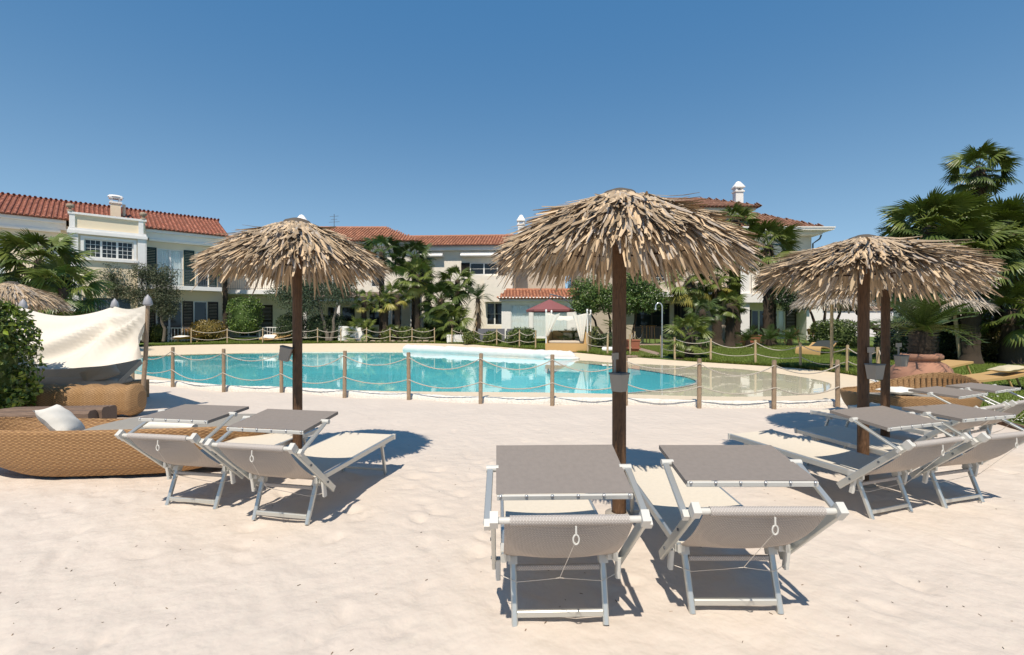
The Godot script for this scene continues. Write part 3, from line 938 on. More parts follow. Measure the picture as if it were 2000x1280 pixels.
	pr.bx(-1.4, -1.1, -0.3, 3.2, 2.05, 2.35)
	part("terrace_support", pr.mesh(), M.pale, m)
	railing(m, [Vector3(-1.3, 3.5, 2.3), Vector3(6.4, 3.5, 2.3)], 1.0, M.iron)
	var cor := MB.new()
	cor.bx(-1.6, 14.3, 7.0, 7.35, 0.003, 0.45)
	part("cornice", cor.mesh(), M.white, m)
	tiles(m, Vector3(-1.8, 7.35, 0.7), Vector3(14.5, 7.35, 0.7), Vector3(11.0, 9.1, -3.2), Vector3(2.0, 9.1, -3.2), orange, 0.24, 0.36, 4)
	chimney(m, Vector3(4.75, 7.6, -1.2), 0.55, 0.55, 1.3, M.pale, true)
	var vr := MB.new()
	for i in 7: vr.box(Vector3(10.4, 2.98 + i * 0.075, 2.7 - i * 0.38), Vector3(8.0, 0.05, 0.42), Basis(Vector3.RIGHT, 0.2))
	part("veranda_roof", vr.mesh(), plain(0.16, 0.12, 0.10, 0.85), m)
	var vb := MB.new()
	vb.bx(6.4, 14.4, 2.68, 2.93, 2.55, 2.7)
	for x in [6.5, 8.9, 12.6, 14.2]: vb.bx(x, x + 0.22, -0.3, 2.68, 2.45, 2.67)
	part("veranda_frame", vb.mesh(), M.white, m)
	var an := MB.new()
	an.tube([Vector3(7.4, 7.9, -1.0), Vector3(7.4, 9.75, -1.0)], 0.022, 6)
	for q in [[9.55, 0.35], [9.3, 0.25], [9.1, 0.42]]: an.tube([Vector3(7.4 - q[1], q[0], -1.0), Vector3(7.4 + q[1], q[0] + 0.05, -1.0)], 0.015, 5)
	part("roof_antenna", an.mesh(), M.iron, m)
	# ---- right of the palms
	var n := thing("hotel_wing", "cream hotel wing with white awning cases behind the yucca palms", "building", V(-8.0, 0.58, 39.0), -0.06, "hotel buildings round the pool")
	var nh := [[0.6, 1.4, 3.8, 5.8], [4.7, 6.9, 4.9, 5.85], [6.0, 7.3, 0.95, 2.7], [1.0, 2.4, 0.3, 2.4], [2.7, 3.7, 0.05, 2.4]]
	var nw := MB.new()
	facade(nw, -1.0, 8.1, -0.3, 7.2, 0.0, 0.3, nh)
	nw.bx(-1.0, 8.1, -0.3, 7.2, -8.0, -1.2)
	nw.bx(5.9, 8.102, 2.75, 4.75, 0.003, 0.75)
	part("wall", nw.mesh(), M.pale, n)
	for h in nh: window(n, h[0], h[1], h[2], h[3], 0.0, 2 if h[1] - h[0] > 1.0 else 1, Vector2i(1, 2))
	shutter(n, 4.0, 4.68, 4.85, 5.85, 0.003, M.darkwood)
	shutter(n, 6.92, 7.6, 4.85, 5.85, 0.003, M.darkwood)
	shutter(n, 7.32, 7.85, 0.95, 2.7, 0.003)
	var nc := MB.new()
	nc.bx(-1.1, 8.2, 6.8, 7.1, 0.003, 0.45)
	part("cornice", nc.mesh(), M.white, n)
	for q in [[0.2, 2.6], [4.0, 7.7]]:
		var aw := MB.new()
		aw.bx(q[0], q[1], 6.35, 6.62, 0.003, 0.35)
		aw.tube([Vector3(q[0], 6.38, 0.42), Vector3(q[1], 6.38, 0.42)], 0.11, 8)
		part("awning_case", aw.mesh(), M.white, n)
	tiles(n, Vector3(-1.3, 7.15, 0.7), Vector3(9.0, 7.15, 0.7), Vector3(9.0, 8.5, -3.0), Vector3(-1.3, 8.5, -3.0), orange, 0.24, 0.36, 5)
	chimney(n, Vector3(8.7, 7.7, -0.8), 0.5, 0.5, 1.2, M.white, true)
	var dp := MB.new()
	dp.tube([Vector3(8.25, -0.3, 0.1), Vector3(8.25, 6.9, 0.1)], 0.06, 8)
	part("downpipe", dp.mesh(), M.stone, n)
	var gw := thing("gable_block", "plain windowless beige block beside the cream wing behind the maroon umbrella", "building", V(0.3, 0.58, 40.2), 0.0, "hotel buildings round the pool")
	block(gw, "wall", 0, 4.05, -0.3, 6.0, -7, 0, M.beigewall)
	block(gw, "wall_cap", -0.06, 4.11, 6.0, 6.1, -7.06, 0.06, M.white)
	# ---- pavilion with curtained glass doors
	var p := thing("pavilion", "low pavilion with clay tile roof and tall curtained glass doors", "building", V(-0.75, 0.5, 35.2), 0.0, "hotel buildings round the pool")
	var ph := [[0.65, 2.02, 0.15, 2.5], [2.22, 3.3, 0.15, 2.5], [3.5, 4.75, 0.15, 2.5], [5.3, 6.6, 0.15, 2.5]]
	var pw := MB.new()
	facade(pw, 0, 8.2, -0.3, 2.85, 0.0, 0.25, ph)
	pw.bx(0, 8.2, -0.3, 2.85, -4.8, -1.2)
	pw.bx(0.002, 0.25, -0.3, 2.85, -1.2, -0.25)
	part("wall", pw.mesh(), M.white, p)
	for h in ph: window(p, h[0], h[1], h[2], h[3], 0.0, 1, Vector2i(1, 1), true, null, "glass_door")
	var pf := MB.new()
	pf.bx(-0.15, 8.3, 2.72, 2.9, 0.003, 0.35)
	pf.tube([Vector3(-0.2, 2.95, 0.5), Vector3(8.35, 2.95, 0.5)], 0.06, 8)
	part("gutter", pf.mesh(), M.white, p)
	tiles(p, Vector3(-0.25, 2.92, 0.55), Vector3(8.4, 2.92, 0.55), Vector3(8.4, 3.7, -2.2), Vector3(0.3, 3.7, -2.2), Color(0.46, 0.20, 0.11), 0.24, 0.36, 6)
	# ---- big right house
	var r := thing("hotel_house", "tall white hotel house with overhanging dark tiled roof and chimney on the right", "building", V(8.2, 0.45, 34.6), 0.0, "hotel buildings round the pool")
	var rw := MB.new()
	var rh := [[0.4, 2.9, 0.05, 2.6], [3.2, 4.2, 0.05, 2.6], [1.2, 2.6, 4.2, 6.2]]
	facade(rw, -3.0, 7.4, -0.3, 9.0, 0.0, 0.3, rh)
	rw.bx(-3.0, 7.4, -0.3, 9.0, -9.0, -1.2)
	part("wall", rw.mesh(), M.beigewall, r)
	for h in rh: window(r, h[0], h[1], h[2], h[3], 0.0, 2, Vector2i(2, 3), false, M.darkwood)
	block(r, "terrace_slab", -1.0, 7.6, 3.0, 3.35, 0.003, 1.2, M.white)
	railing(r, [Vector3(-0.9, 3.35, 1.1), Vector3(7.5, 3.35, 1.1)], 0.95, M.winframe, 0.2)
	var ev := MB.new()
	ev.bx(-3.4, 8.6, 9.02, 9.17, -8.5, 0.75)
	ev.bx(-3.1, 8.2, 8.77, 9.02, -8.3, 0.35)
	part("eaves", ev.mesh(), M.white, r)
	tiles(r, Vector3(-3.6, 9.19, 1.0), Vector3(8.8, 9.19, 1.0), Vector3(6.4, 10.75, -3.2), Vector3(-1.0, 10.75, -3.2), mixed, 0.26, 0.38, 7)
	tiles(r, Vector3(8.8, 9.19, 1.0), Vector3(8.8, 9.19, -7.6), Vector3(6.4, 10.75, -3.4), Vector3(6.4, 10.75, -3.2), mixed, 0.26, 0.38, 8)
	chimney(r, Vector3(8.75, 9.6, -2.3), 0.56, 0.55, 1.4, M.white, true)
	# its lower wing with balcony
	var q := MB.new()
	var qh := [[8.8, 9.9, 0.05, 2.15], [10.2, 11.2, 0.05, 2.15], [9.4, 10.8, 3.55, 5.6]]
	facade(q, 7.4, 13.05, -0.3, 7.55, -0.3, 0.3, qh)
	q.bx(7.4, 13.05, -0.3, 7.55, -8.0, -1.5)
	q.bx(12.75, 13.052, -0.3, 7.5, -1.5, -0.6)
	part("wall", q.mesh(), M.pale, r)
	for h in qh: window(r, h[0], h[1], h[2], h[3], -0.3, 2, Vector2i(1, 1), h[0] > 10.0)
	shutter(r, 11.22, 11.95, 0.05, 2.15, -0.297, M.darkwood)
	shutter(r, 8.05, 8.78, 0.05, 2.15, -0.297, M.darkwood)
	var bs := MB.new()
	bs.bx(7.3, 12.1, 2.6, 3.2, -0.297, 1.5)
	bs.bx(7.0, 7.9, -0.3, 7.4, 0.4, 1.3)
	bs.bx(12.0, 13.1, -0.3, 2.6, -0.28, 0.9)
	part("balcony_wall", bs.mesh(), M.white, r)
	railing(r, [Vector3(7.95, 3.2, 1.4), Vector3(12.0, 3.2, 1.4), Vector3(12.0, 3.2, -0.2)], 1.25, M.iron, 0.3)
	var e2 := MB.new()
	e2.bx(7.6, 13.9, 7.62, 7.75, -8.6, 0.9)
	e2.bx(7.6, 13.4, 7.4, 7.62, -8.2, 0.4)
	e2.bx(7.6, 13.95, 7.75, 7.83, -8.65, 0.95)
	part("eaves", e2.mesh(), M.white, r)
	tiles(r, Vector3(7.0, 7.84, 0.7), Vector3(13.2, 7.84, 0.7), Vector3(10.2, 9.5, -2.6), Vector3(8.0, 9.5, -2.6), mixed, 0.26, 0.38, 9)
	tiles(r, Vector3(13.2, 7.84, 0.7), Vector3(13.2, 7.84, -6.0), Vector3(10.2, 9.5, -2.8), Vector3(10.2, 9.5, -2.6), mixed, 0.26, 0.38, 10)
	var d2 := MB.new()
	d2.tube([Vector3(13.5, 7.4, 0.1), Vector3(13.45, 7.15, 0.0), Vector3(13.12, 6.85, -0.25), Vector3(13.12, -0.3, -0.25)], 0.055, 8)
	part("downpipe", d2.mesh(), M.iron, r)
	var ds := MB.new()
	ds.lathe([Vector2(0.0, 0.0), Vector2(0.3, 0.03), Vector2(0.42, 0.12)], 14, Vector3(9.95, 9.0, -2.0))
	ds.tube([Vector3(9.95, 8.7, -2.0), Vector3(9.95, 9.05, -2.0)], 0.03, 6)
	part("satellite_dish", ds.mesh(), M.white, r)
	# ---- low white garden wall and shed at the far right
	var gwall := thing("garden_wall", "low white garden wall topped with clay tiles behind the round hedge", "wall", V(26.5, 0.5, 45.0))
	block(gwall, "wall", -4.0, 22, -0.4, 2.5, -0.3, 0, M.white)
	tiles(gwall, Vector3(-4.0, 2.5, 0.15), Vector3(22, 2.5, 0.15), Vector3(22, 2.68, -0.35), Vector3(-4.0, 2.68, -0.35), mixed, 0.24, 0.36, 11)
	block(gwall, "coping", -4.0, 22, 2.35, 2.48, 0.003, 0.12, M.stone)
	var sh := thing("garden_house", "pale house with dark openings behind the palms at the right edge", "building", V(23.5, 0.3, 29.0), -0.5, "hotel buildings round the pool")
	var sw := MB.new()
	var hh := [[1.0, 2.2, 0.0, 2.1], [3.2, 4.4, 0.9, 2.1], [5.6, 6.8, 0.0, 2.1]]
	facade(sw, 0, 9, -0.4, 2.9, 0, 0.3, hh)
	sw.bx(0, 9, -0.4, 2.9, -5, -1.2)
	part("wall", sw.mesh(), M.pale, sh)
	for h in hh: window(sh, h[0], h[1], h[2], h[3], 0.0, 2, Vector2i(1, 2), false, M.darkwood)
	tiles(sh, Vector3(-0.4, 2.9, 0.6), Vector3(9.4, 2.9, 0.6), Vector3(9.4, 4.0, -2.5), Vector3(-0.4, 4.0, -2.5), mixed, 0.24, 0.36, 12)

const ORD := ["first", "second", "third", "fourth", "fifth", "sixth", "seventh", "eighth", "ninth", "tenth", "eleventh", "twelfth", "thirteenth", "fourteenth", "fifteenth", "sixteenth", "seventeenth", "eighteenth", "nineteenth", "twentieth"]

# posts [x, z, ground, top height] joined by two slack ropes
func fence(posts: Array, r: float, wood: Material, where: String, side: String, rope_r: float, sag: float, gone := []) -> void:
	for i in posts.size():
		var p: Array = posts[i]
		var m := MB.new()
		var lean := Vector3(rng.randf_range(-0.015, 0.015), 0, rng.randf_range(-0.015, 0.015))
		var h: float = p[3]
		m.tube([Vector3(0, -0.25, 0), lean * 0.3 + Vector3(0, h * 0.35, 0), lean * 0.7 + Vector3(0, h * 0.75, 0), lean + Vector3(0, h - 0.015, 0), lean + Vector3(0, h, 0)], [r, r * 1.02, r * 0.98, r, r * 0.82], 10)
		solo("fence_post", m.mesh(), wood, "%s wooden fence post %s, %s" % [ORD[i], side, where], "fence post", V(p[0], p[2], p[1]), rng.randf() * 3, "posts of the rope fence " + where)
	for f in [0.90, 0.44]:
		var pts := []
		for i in posts.size() - 1:
			if gone.has(i): continue
			var a: Array = posts[i]
			var b: Array = posts[i + 1]
			var s := sag * (1.0 if f > 0.6 else 0.65) * rng.randf_range(0.7, 1.25) * (Vector2(a[0], a[1]).distance_to(Vector2(b[0], b[1])) / 1.5)
			for k in 11:
				if k == 10 and i < posts.size() - 2: continue
				var t := k / 10.0
				var q := V(lerpf(a[0], b[0], t), lerpf(a[2] + a[3] * f, b[2] + b[3] * f, t) - s * 4.0 * t * (1.0 - t), lerpf(a[1], b[1], t))
				pts.append(q + Vector3(0, 0, r * 0.9))
		var m := MB.new()
		m.tube(pts, rope_r, 6)
		solo("rope", m.mesh(), M.rope, "%s slack rope of the fence %s" % ["upper" if f > 0.6 else "lower", where], "rope", Vector3.ZERO, 0, "ropes of the fence " + where)

func fences() -> void:
	fence([[-12.2, 14.0, 0, 0.95], [-9.57, 12.4, 0, 0.95], [-8.29, 12.0, 0, 0.97], [-6.55, 11.16, 0, 0.97], [-5.12, 10.91, 0, 0.98], [-3.51, 10.29, 0, 0.97], [-2.06, 9.8, 0, 0.965], [-0.6, 9.35, 0, 0.97], [0.76, 9.29, 0, 0.95], [2.14, 9.23, 0, 0.92], [3.4, 8.92, 0, 0.90], [4.71, 8.83, 0, 0.88], [5.97, 9.0, 0, 0.87]], 0.039, M.post, "between the beach sand and the pool", "from the left", 0.0105, 0.2)
	fence([[8.75, 11.45, 0.03, 0.88], [9.5, 12.75, 0.08, 0.86], [9.62, 14.1, 0.1, 0.84], [9.25, 15.75, 0.12, 0.84], [8.4, 16.95, 0.14, 0.86], [7.3, 18.05, 0.16, 0.86], [6.3, 19.0, 0.18, 0.88], [6.05, 19.9, 0.2, 0.9]], 0.04, M.farpost, "along the right lawn", "counted from the pink jar", 0.013, 0.18)
	fence([[8.0, 30.0, 0.36, 0.9], [6.55, 26.2, 0.28, 0.9], [5.65, 23.2, 0.25, 0.9], [5.05, 21.0, 0.22, 0.9]], 0.04, M.farpost, "beside the plank path", "from the terrace", 0.013, 0.12)
	fence([[4.15, 21.35, 0.22, 0.9], [3.45, 22.4, 0.24, 0.92]], 0.045, M.farpost, "beside the canopy daybed", "from the right", 0.013, 0.14)
	var far := []
	for p in [[-19.2, 29.4], [-17.5, 30.2], [-15.5, 30.55], [-13.6, 30.9], [-12.3, 31.1], [-10.9, 31.3], [-9.3, 31.4], [-7.8, 31.45], [-6.4, 31.45], [-4.9, 31.1]]: far.append([p[0], p[1], ground(0, p[1]) - 0.02, 1.0])
	fence(far, 0.036, M.farpost, "in front of the left hotel wing", "from the left", 0.017, 0.2)
	far = []
	for p in [[-3.75, 30.7], [-2.3, 29.65], [-0.85, 27.5], [0.39, 25.9], [1.2, 25.0]]: far.append([p[0], p[1], ground(0, p[1]) - 0.02, 0.98])
	fence(far, 0.038, M.farpost, "behind the white pool ledge", "from the left", 0.016, 0.2)

# ---------- plants
var fan: Array = []
var plume: Array = []

func fan_mesh(sd: int, droop: float, open: float) -> ArrayMesh:
	var rg := RandomNumberGenerator.new()
	rg.seed = sd
	var m := MB.new()
	m.tint = Color(0.9, 1.0, 0.6)
	m.tube([Vector3.ZERO, Vector3(0, 0.05, 0.35), Vector3(0, 0.04, 0.72)], [0.016, 0.011, 0.008], 4)
	var hub := Vector3(0, 0.04, 0.72)
	var n := 26
	for i in n:
		var a := lerpf(-open, open, i / float(n - 1)) + rg.randf_range(-0.03, 0.03)
		var l := (0.62 - 0.14 * absf(a) / open) * rg.randf_range(0.9, 1.08)
		var d := Vector3(sin(a), 0, cos(a))
		var s := Vector3(cos(a), 0, -sin(a))
		var w := 0.030
		var p := []
		for t in [0.05, 0.45, 0.78, 1.0]:
			var y: float = 0.10 * t * (1.0 - t) * 2.0 - droop * t * t * (0.6 + 0.5 * absf(a) / open) - 0.12 * absf(sin(a)) * t
			p.append([hub + d * l * t + Vector3(0, y, 0), w * (1.0 if t < 0.5 else (0.8 if t < 0.9 else 0.08)) * (0.35 if t < 0.1 else 1.0)])
		var k := rg.randf_range(0.8, 1.15)
		m.tint = Color(k, k, k)
		for j in 3:
			var q0: Vector3 = p[j][0]
			var q1: Vector3 = p[j + 1][0]
			var w0: float = p[j][1]
			var w1: float = p[j + 1][1]
			var f := Vector3(0, -0.4, 0)
			m.face(q0, q1, q1 + s * w1 + f * w1, q0 + s * w0 + f * w0, Vector3.UP)
			m.face(q0, q1, q1 - s * w1 + f * w1, q0 - s * w0 + f * w0, Vector3.UP)
	return m.mesh()

func plume_mesh(sd: int, bend: float) -> ArrayMesh: # feather frond of cycads and yuccas, one metre long
	var rg := RandomNumberGenerator.new()
	rg.seed = sd
	var m := MB.new()
	var spine := []
	for i in 12:
		var t := i / 11.0
		spine.append(Vector3(0, 0.28 * t - bend * t * t, t * (1.0 - 0.18 * t * bend)))
	m.tint = Color(0.8, 0.9, 0.6)
	m.tube(spine, 0.009, 4)
	for i in range(2, 12):
		for h in 2:
			for s in [-1, 1]:
				var p: Vector3 = spine[i] - Vector3(0, 0, 0.045 * h)
				var l := 0.24 * sin(PI * clampf(i / 12.5, 0.12, 1.0)) + 0.05
				var d := Vector3(s * 0.85, 0.22, 0.6).normalized()
				var e := p + d * l + Vector3(0, -0.04, 0)
				var k := rg.randf_range(0.8, 1.15)
				m.tint = Color(k, k, k)
				var wv := Vector3(0, 0.004, 0.013)
				m.face(p - wv, p + wv, e + wv * 0.1, e - wv * 0.1, Vector3.UP)
	return m.mesh()

func tinted(src: ArrayMesh, c: Color) -> ArrayMesh:
	var a := src.surface_get_arrays(0)
	var cols: PackedColorArray = a[Mesh.ARRAY_COLOR]
	for i in cols.size(): cols[i] = Color(cols[i].r * c.r, cols[i].g * c.g, cols[i].b * c.b)
	a[Mesh.ARRAY_COLOR] = cols
	var m := ArrayMesh.new()
	m.add_surface_from_arrays(Mesh.PRIMITIVE_TRIANGLES, a)
	return m

var frond_kinds := {}

func palm(label: String, at: Vector3, trunk_h: float, trunk_r: float, size: float, count: int, tone: String, sd: int, low := -0.75, skirt := 0.0) -> Node3D:
	var rg := RandomNumberGenerator.new()
	rg.seed = sd
	var o := thing("fan_palm", label, "palm tree", at, 0, "fan palms in the hotel garden")
	var tr := MB.new()
	var prof := []
	var n := maxi(5, int(trunk_h / 0.12))
	for i in n + 1:
		var t := float(i) / n
		prof.append(Vector2(trunk_r * (1.15 - 0.2 * t + (0.12 if i % 2 == 0 else 0.0)) * (1.25 if t < 0.06 else 1.0), t * trunk_h))
	prof.append(Vector2(0.02, trunk_h + 0.12))
	tr.lathe(prof, 12, Vector3.ZERO, 0.1, sd)
	part("trunk", tr.mesh(), M.palmbark, o)
	if skirt > 0.0:
		var sk := MB.new()
		for i in 46:
			var a := rg.randf() * TAU
			var y := trunk_h - rg.randf() * skirt
			var d := Vector3(cos(a), 0, sin(a))
			var p := Vector3(0, y, 0) + d * trunk_r * 0.9
			var s := d.cross(Vector3.UP) * 0.035
			var e := p + d * rg.randf_range(0.1, 0.3) * size + Vector3(0, -rg.randf_range(0.3, 0.7), 0)
			var k := rg.randf_range(0.6, 1.2)
			sk.tint = Color(0.16 * k, 0.11 * k, 0.06 * k)
			sk.face(p - s, p + s, e + s * 0.6, e - s * 0.6, d)
		part("dead_skirt", sk.mesh(), M.frond, o)
	for i in count:
		var t := (i + 0.5) / count
		var el := lerpf(1.25, low, pow(t, 0.85)) + rg.randf_range(-0.12, 0.12)
		var az := i * 2.39996 + rg.randf_range(-0.25, 0.25)
		var b := Basis(Vector3.UP, az) * Basis(Vector3.RIGHT, -el) * Basis(Vector3.BACK, rg.randf_range(-0.4, 0.4))
		var kind := 0 if t < 0.55 else (1 if t < 0.82 else 2)
		var key := "%s%d%d" % [tone, kind, i % 2]
		if not frond_kinds.has(key):
			var dark := Color(0.085, 0.125, 0.032)
			var mid := Color(0.155, 0.195, 0.042)
			var yel := Color(0.34, 0.30, 0.07)
			var cc: Color = {"dark": [dark, dark * 0.85, dark], "mid": [mid, dark, mid], "yellow": [mid, mid, yel]}[tone][kind]
			frond_kinds[key] = tinted(fan[(kind + 2 * (i % 2)) % 4], cc * (1.0 if i % 2 == 0 else 0.85))
		var s := size * rg.randf_range(0.85, 1.1) * (0.8 if t < 0.12 else 1.0)
		part("frond", frond_kinds[key], M.frond, o, Transform3D(b.scaled_local(Vector3.ONE * s), Vector3(0, trunk_h + 0.05 - 0.3 * t * size, 0)))
	return o

func cycad(o: Node3D, top: Vector3, size: float, count: int, c: Color, sd: int, low := -0.1) -> void:
	var rg := RandomNumberGenerator.new()
	rg.seed = sd
	var ms := [tinted(plume[0], c), tinted(plume[1], c * 0.85), tinted(plume[2], c * 1.15)]
	for i in count:
		var t := (i + 0.5) / count
		var el := lerpf(1.2, low, t) + rg.randf_range(-0.1, 0.1)
		var b := Basis(Vector3.UP, i * 2.39996 + rg.randf_range(-0.2, 0.2)) * Basis(Vector3.RIGHT, -el)
		part("frond", ms[i % 3], M.frond, o, Transform3D(b.scaled_local(Vector3.ONE * size * rg.randf_range(0.85, 1.1)), top))

func leaf_mesh(w: float, l: float) -> ArrayMesh:
	var m := MB.new()
	var a := Vector3(0, 0, 0)
	var b := Vector3(w, l * 0.12, l * 0.5)
	var c := Vector3(0, 0, l)
	var d := Vector3(-w, l * 0.12, l * 0.5)
	var e := Vector3(0, -l * 0.03, l * 0.5)
	m.flat(a, b, e); m.flat(b, c, e); m.flat(c, d, e); m.flat(d, a, e)
	return m.mesh()

# leaves scattered through lumpy ellipsoids [centre, radii]; fill = how deep below the surface they reach
func leaves(o: Node3D, called: String, lumps: Array, per_m2: float, mesh: Mesh, c: Color, spread: float, sd: int, fill := 0.3, up_bias := 0.3, bumps := 0.16, boxy := 1.0, mat: Material = null, tip := Color(-1, 0, 0)) -> void:
	var rg := RandomNumberGenerator.new()
	rg.seed = sd
	var nz := noise(0.9, sd, 3)
	var xfs := []
	var cols := []
	for q in lumps:
		var r: Vector3 = q[1]
		var area := 4.0 * PI * pow((pow(r.x * r.y, 1.6) + pow(r.x * r.z, 1.6) + pow(r.y * r.z, 1.6)) / 3.0, 1 / 1.6)
		for i in int(area * per_m2):
			var d := Vector3(rg.randfn(), rg.randfn(), rg.randfn()).normalized()
			var e := d
			if boxy < 1.0: e = Vector3(signf(d.x) * pow(absf(d.x), boxy), signf(d.y) * pow(absf(d.y), boxy), signf(d.z) * pow(absf(d.z), boxy))
			var k := 1.0 - fill * pow(rg.randf(), 1.5) + bumps * nz.get_noise_3dv((q[0] + e * r) * (1.6 / maxf(0.4, minf(r.x, 1.5)))) * 2.0
			var p: Vector3 = q[0] + e * r * k
			var f := (d + Vector3(rg.randfn(), rg.randfn() + up_bias, rg.randfn()) * 0.75).normalized()
			var s := f.cross(Vector3(rg.randfn(), rg.randfn(), rg.randfn())).normalized()
			var b := Basis(s, f, s.cross(f)).orthonormalized() # leaf faces f
			xfs.append(Transform3D(b.scaled_local(Vector3.ONE * rg.randf_range(0.7, 1.3)), p))
			var g := rg.randf_range(1.0 - spread, 1.0 + spread)
			var cc := c * g
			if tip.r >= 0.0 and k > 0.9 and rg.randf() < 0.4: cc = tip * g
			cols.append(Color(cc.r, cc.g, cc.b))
	many(called, mesh, mat if mat else M.leaf, xfs, cols, o)

func limb(m: MB, from: Vector3, to: Vector3, r0: float, r1: float, wob: float, rg: RandomNumberGenerator) -> void:
	var pts := []
	var rad := []
	for i in 6:
		var t := i / 5.0
		var off := Vector3(rg.randf_range(-1, 1), rg.randf_range(-0.3, 0.3), rg.randf_range(-1, 1)) * wob * (1.0 if i > 0 and i < 5 else 0.0)
		pts.append(from.lerp(to, t) + off)
		rad.append(lerpf(r0, r1, t))
	m.tube(pts, rad, 7)

func tree(called: String, label: String, cat: String, at: Vector3, stems: Array, lumps: Array, per_m2: float, lf: Mesh, c: Color, bark: Material, sd: int, fill := 0.6, r0 := 0.1, mat: Material = null, group := "", tip := Color(-1, 0, 0)) -> void:
	var rg := RandomNumberGenerator.new()
	rg.seed = sd
	var o := thing(called, label, cat, at, 0, group)
	var m := MB.new()
	for s in stems:
		limb(m, s[0], s[1], s[2] if s.size() > 2 else r0, r0 * 0.5, 0.07, rg)
	for q in lumps:
		var best: Vector3 = stems[0][1]
		for s in stems:
			if s[1].distance_to(q[0]) < best.distance_to(q[0]): best = s[1]
		limb(m, best, q[0], r0 * 0.5, r0 * 0.2, 0.06, rg)
		for i in 5:
			limb(m, best.lerp(q[0], rg.randf_range(0.3, 1.0)), q[0] + Vector3(rg.randfn(), rg.randfn(), rg.randfn()).normalized() * q[1] * 0.8, r0 * 0.2, r0 * 0.07, 0.05, rg)
	part("trunk", m.mesh(), bark, o)
	leaves(o, "crown", lumps, per_m2, lf, c, 0.45, sd, fill, 0.3, 0.28, 1.0, mat, tip)

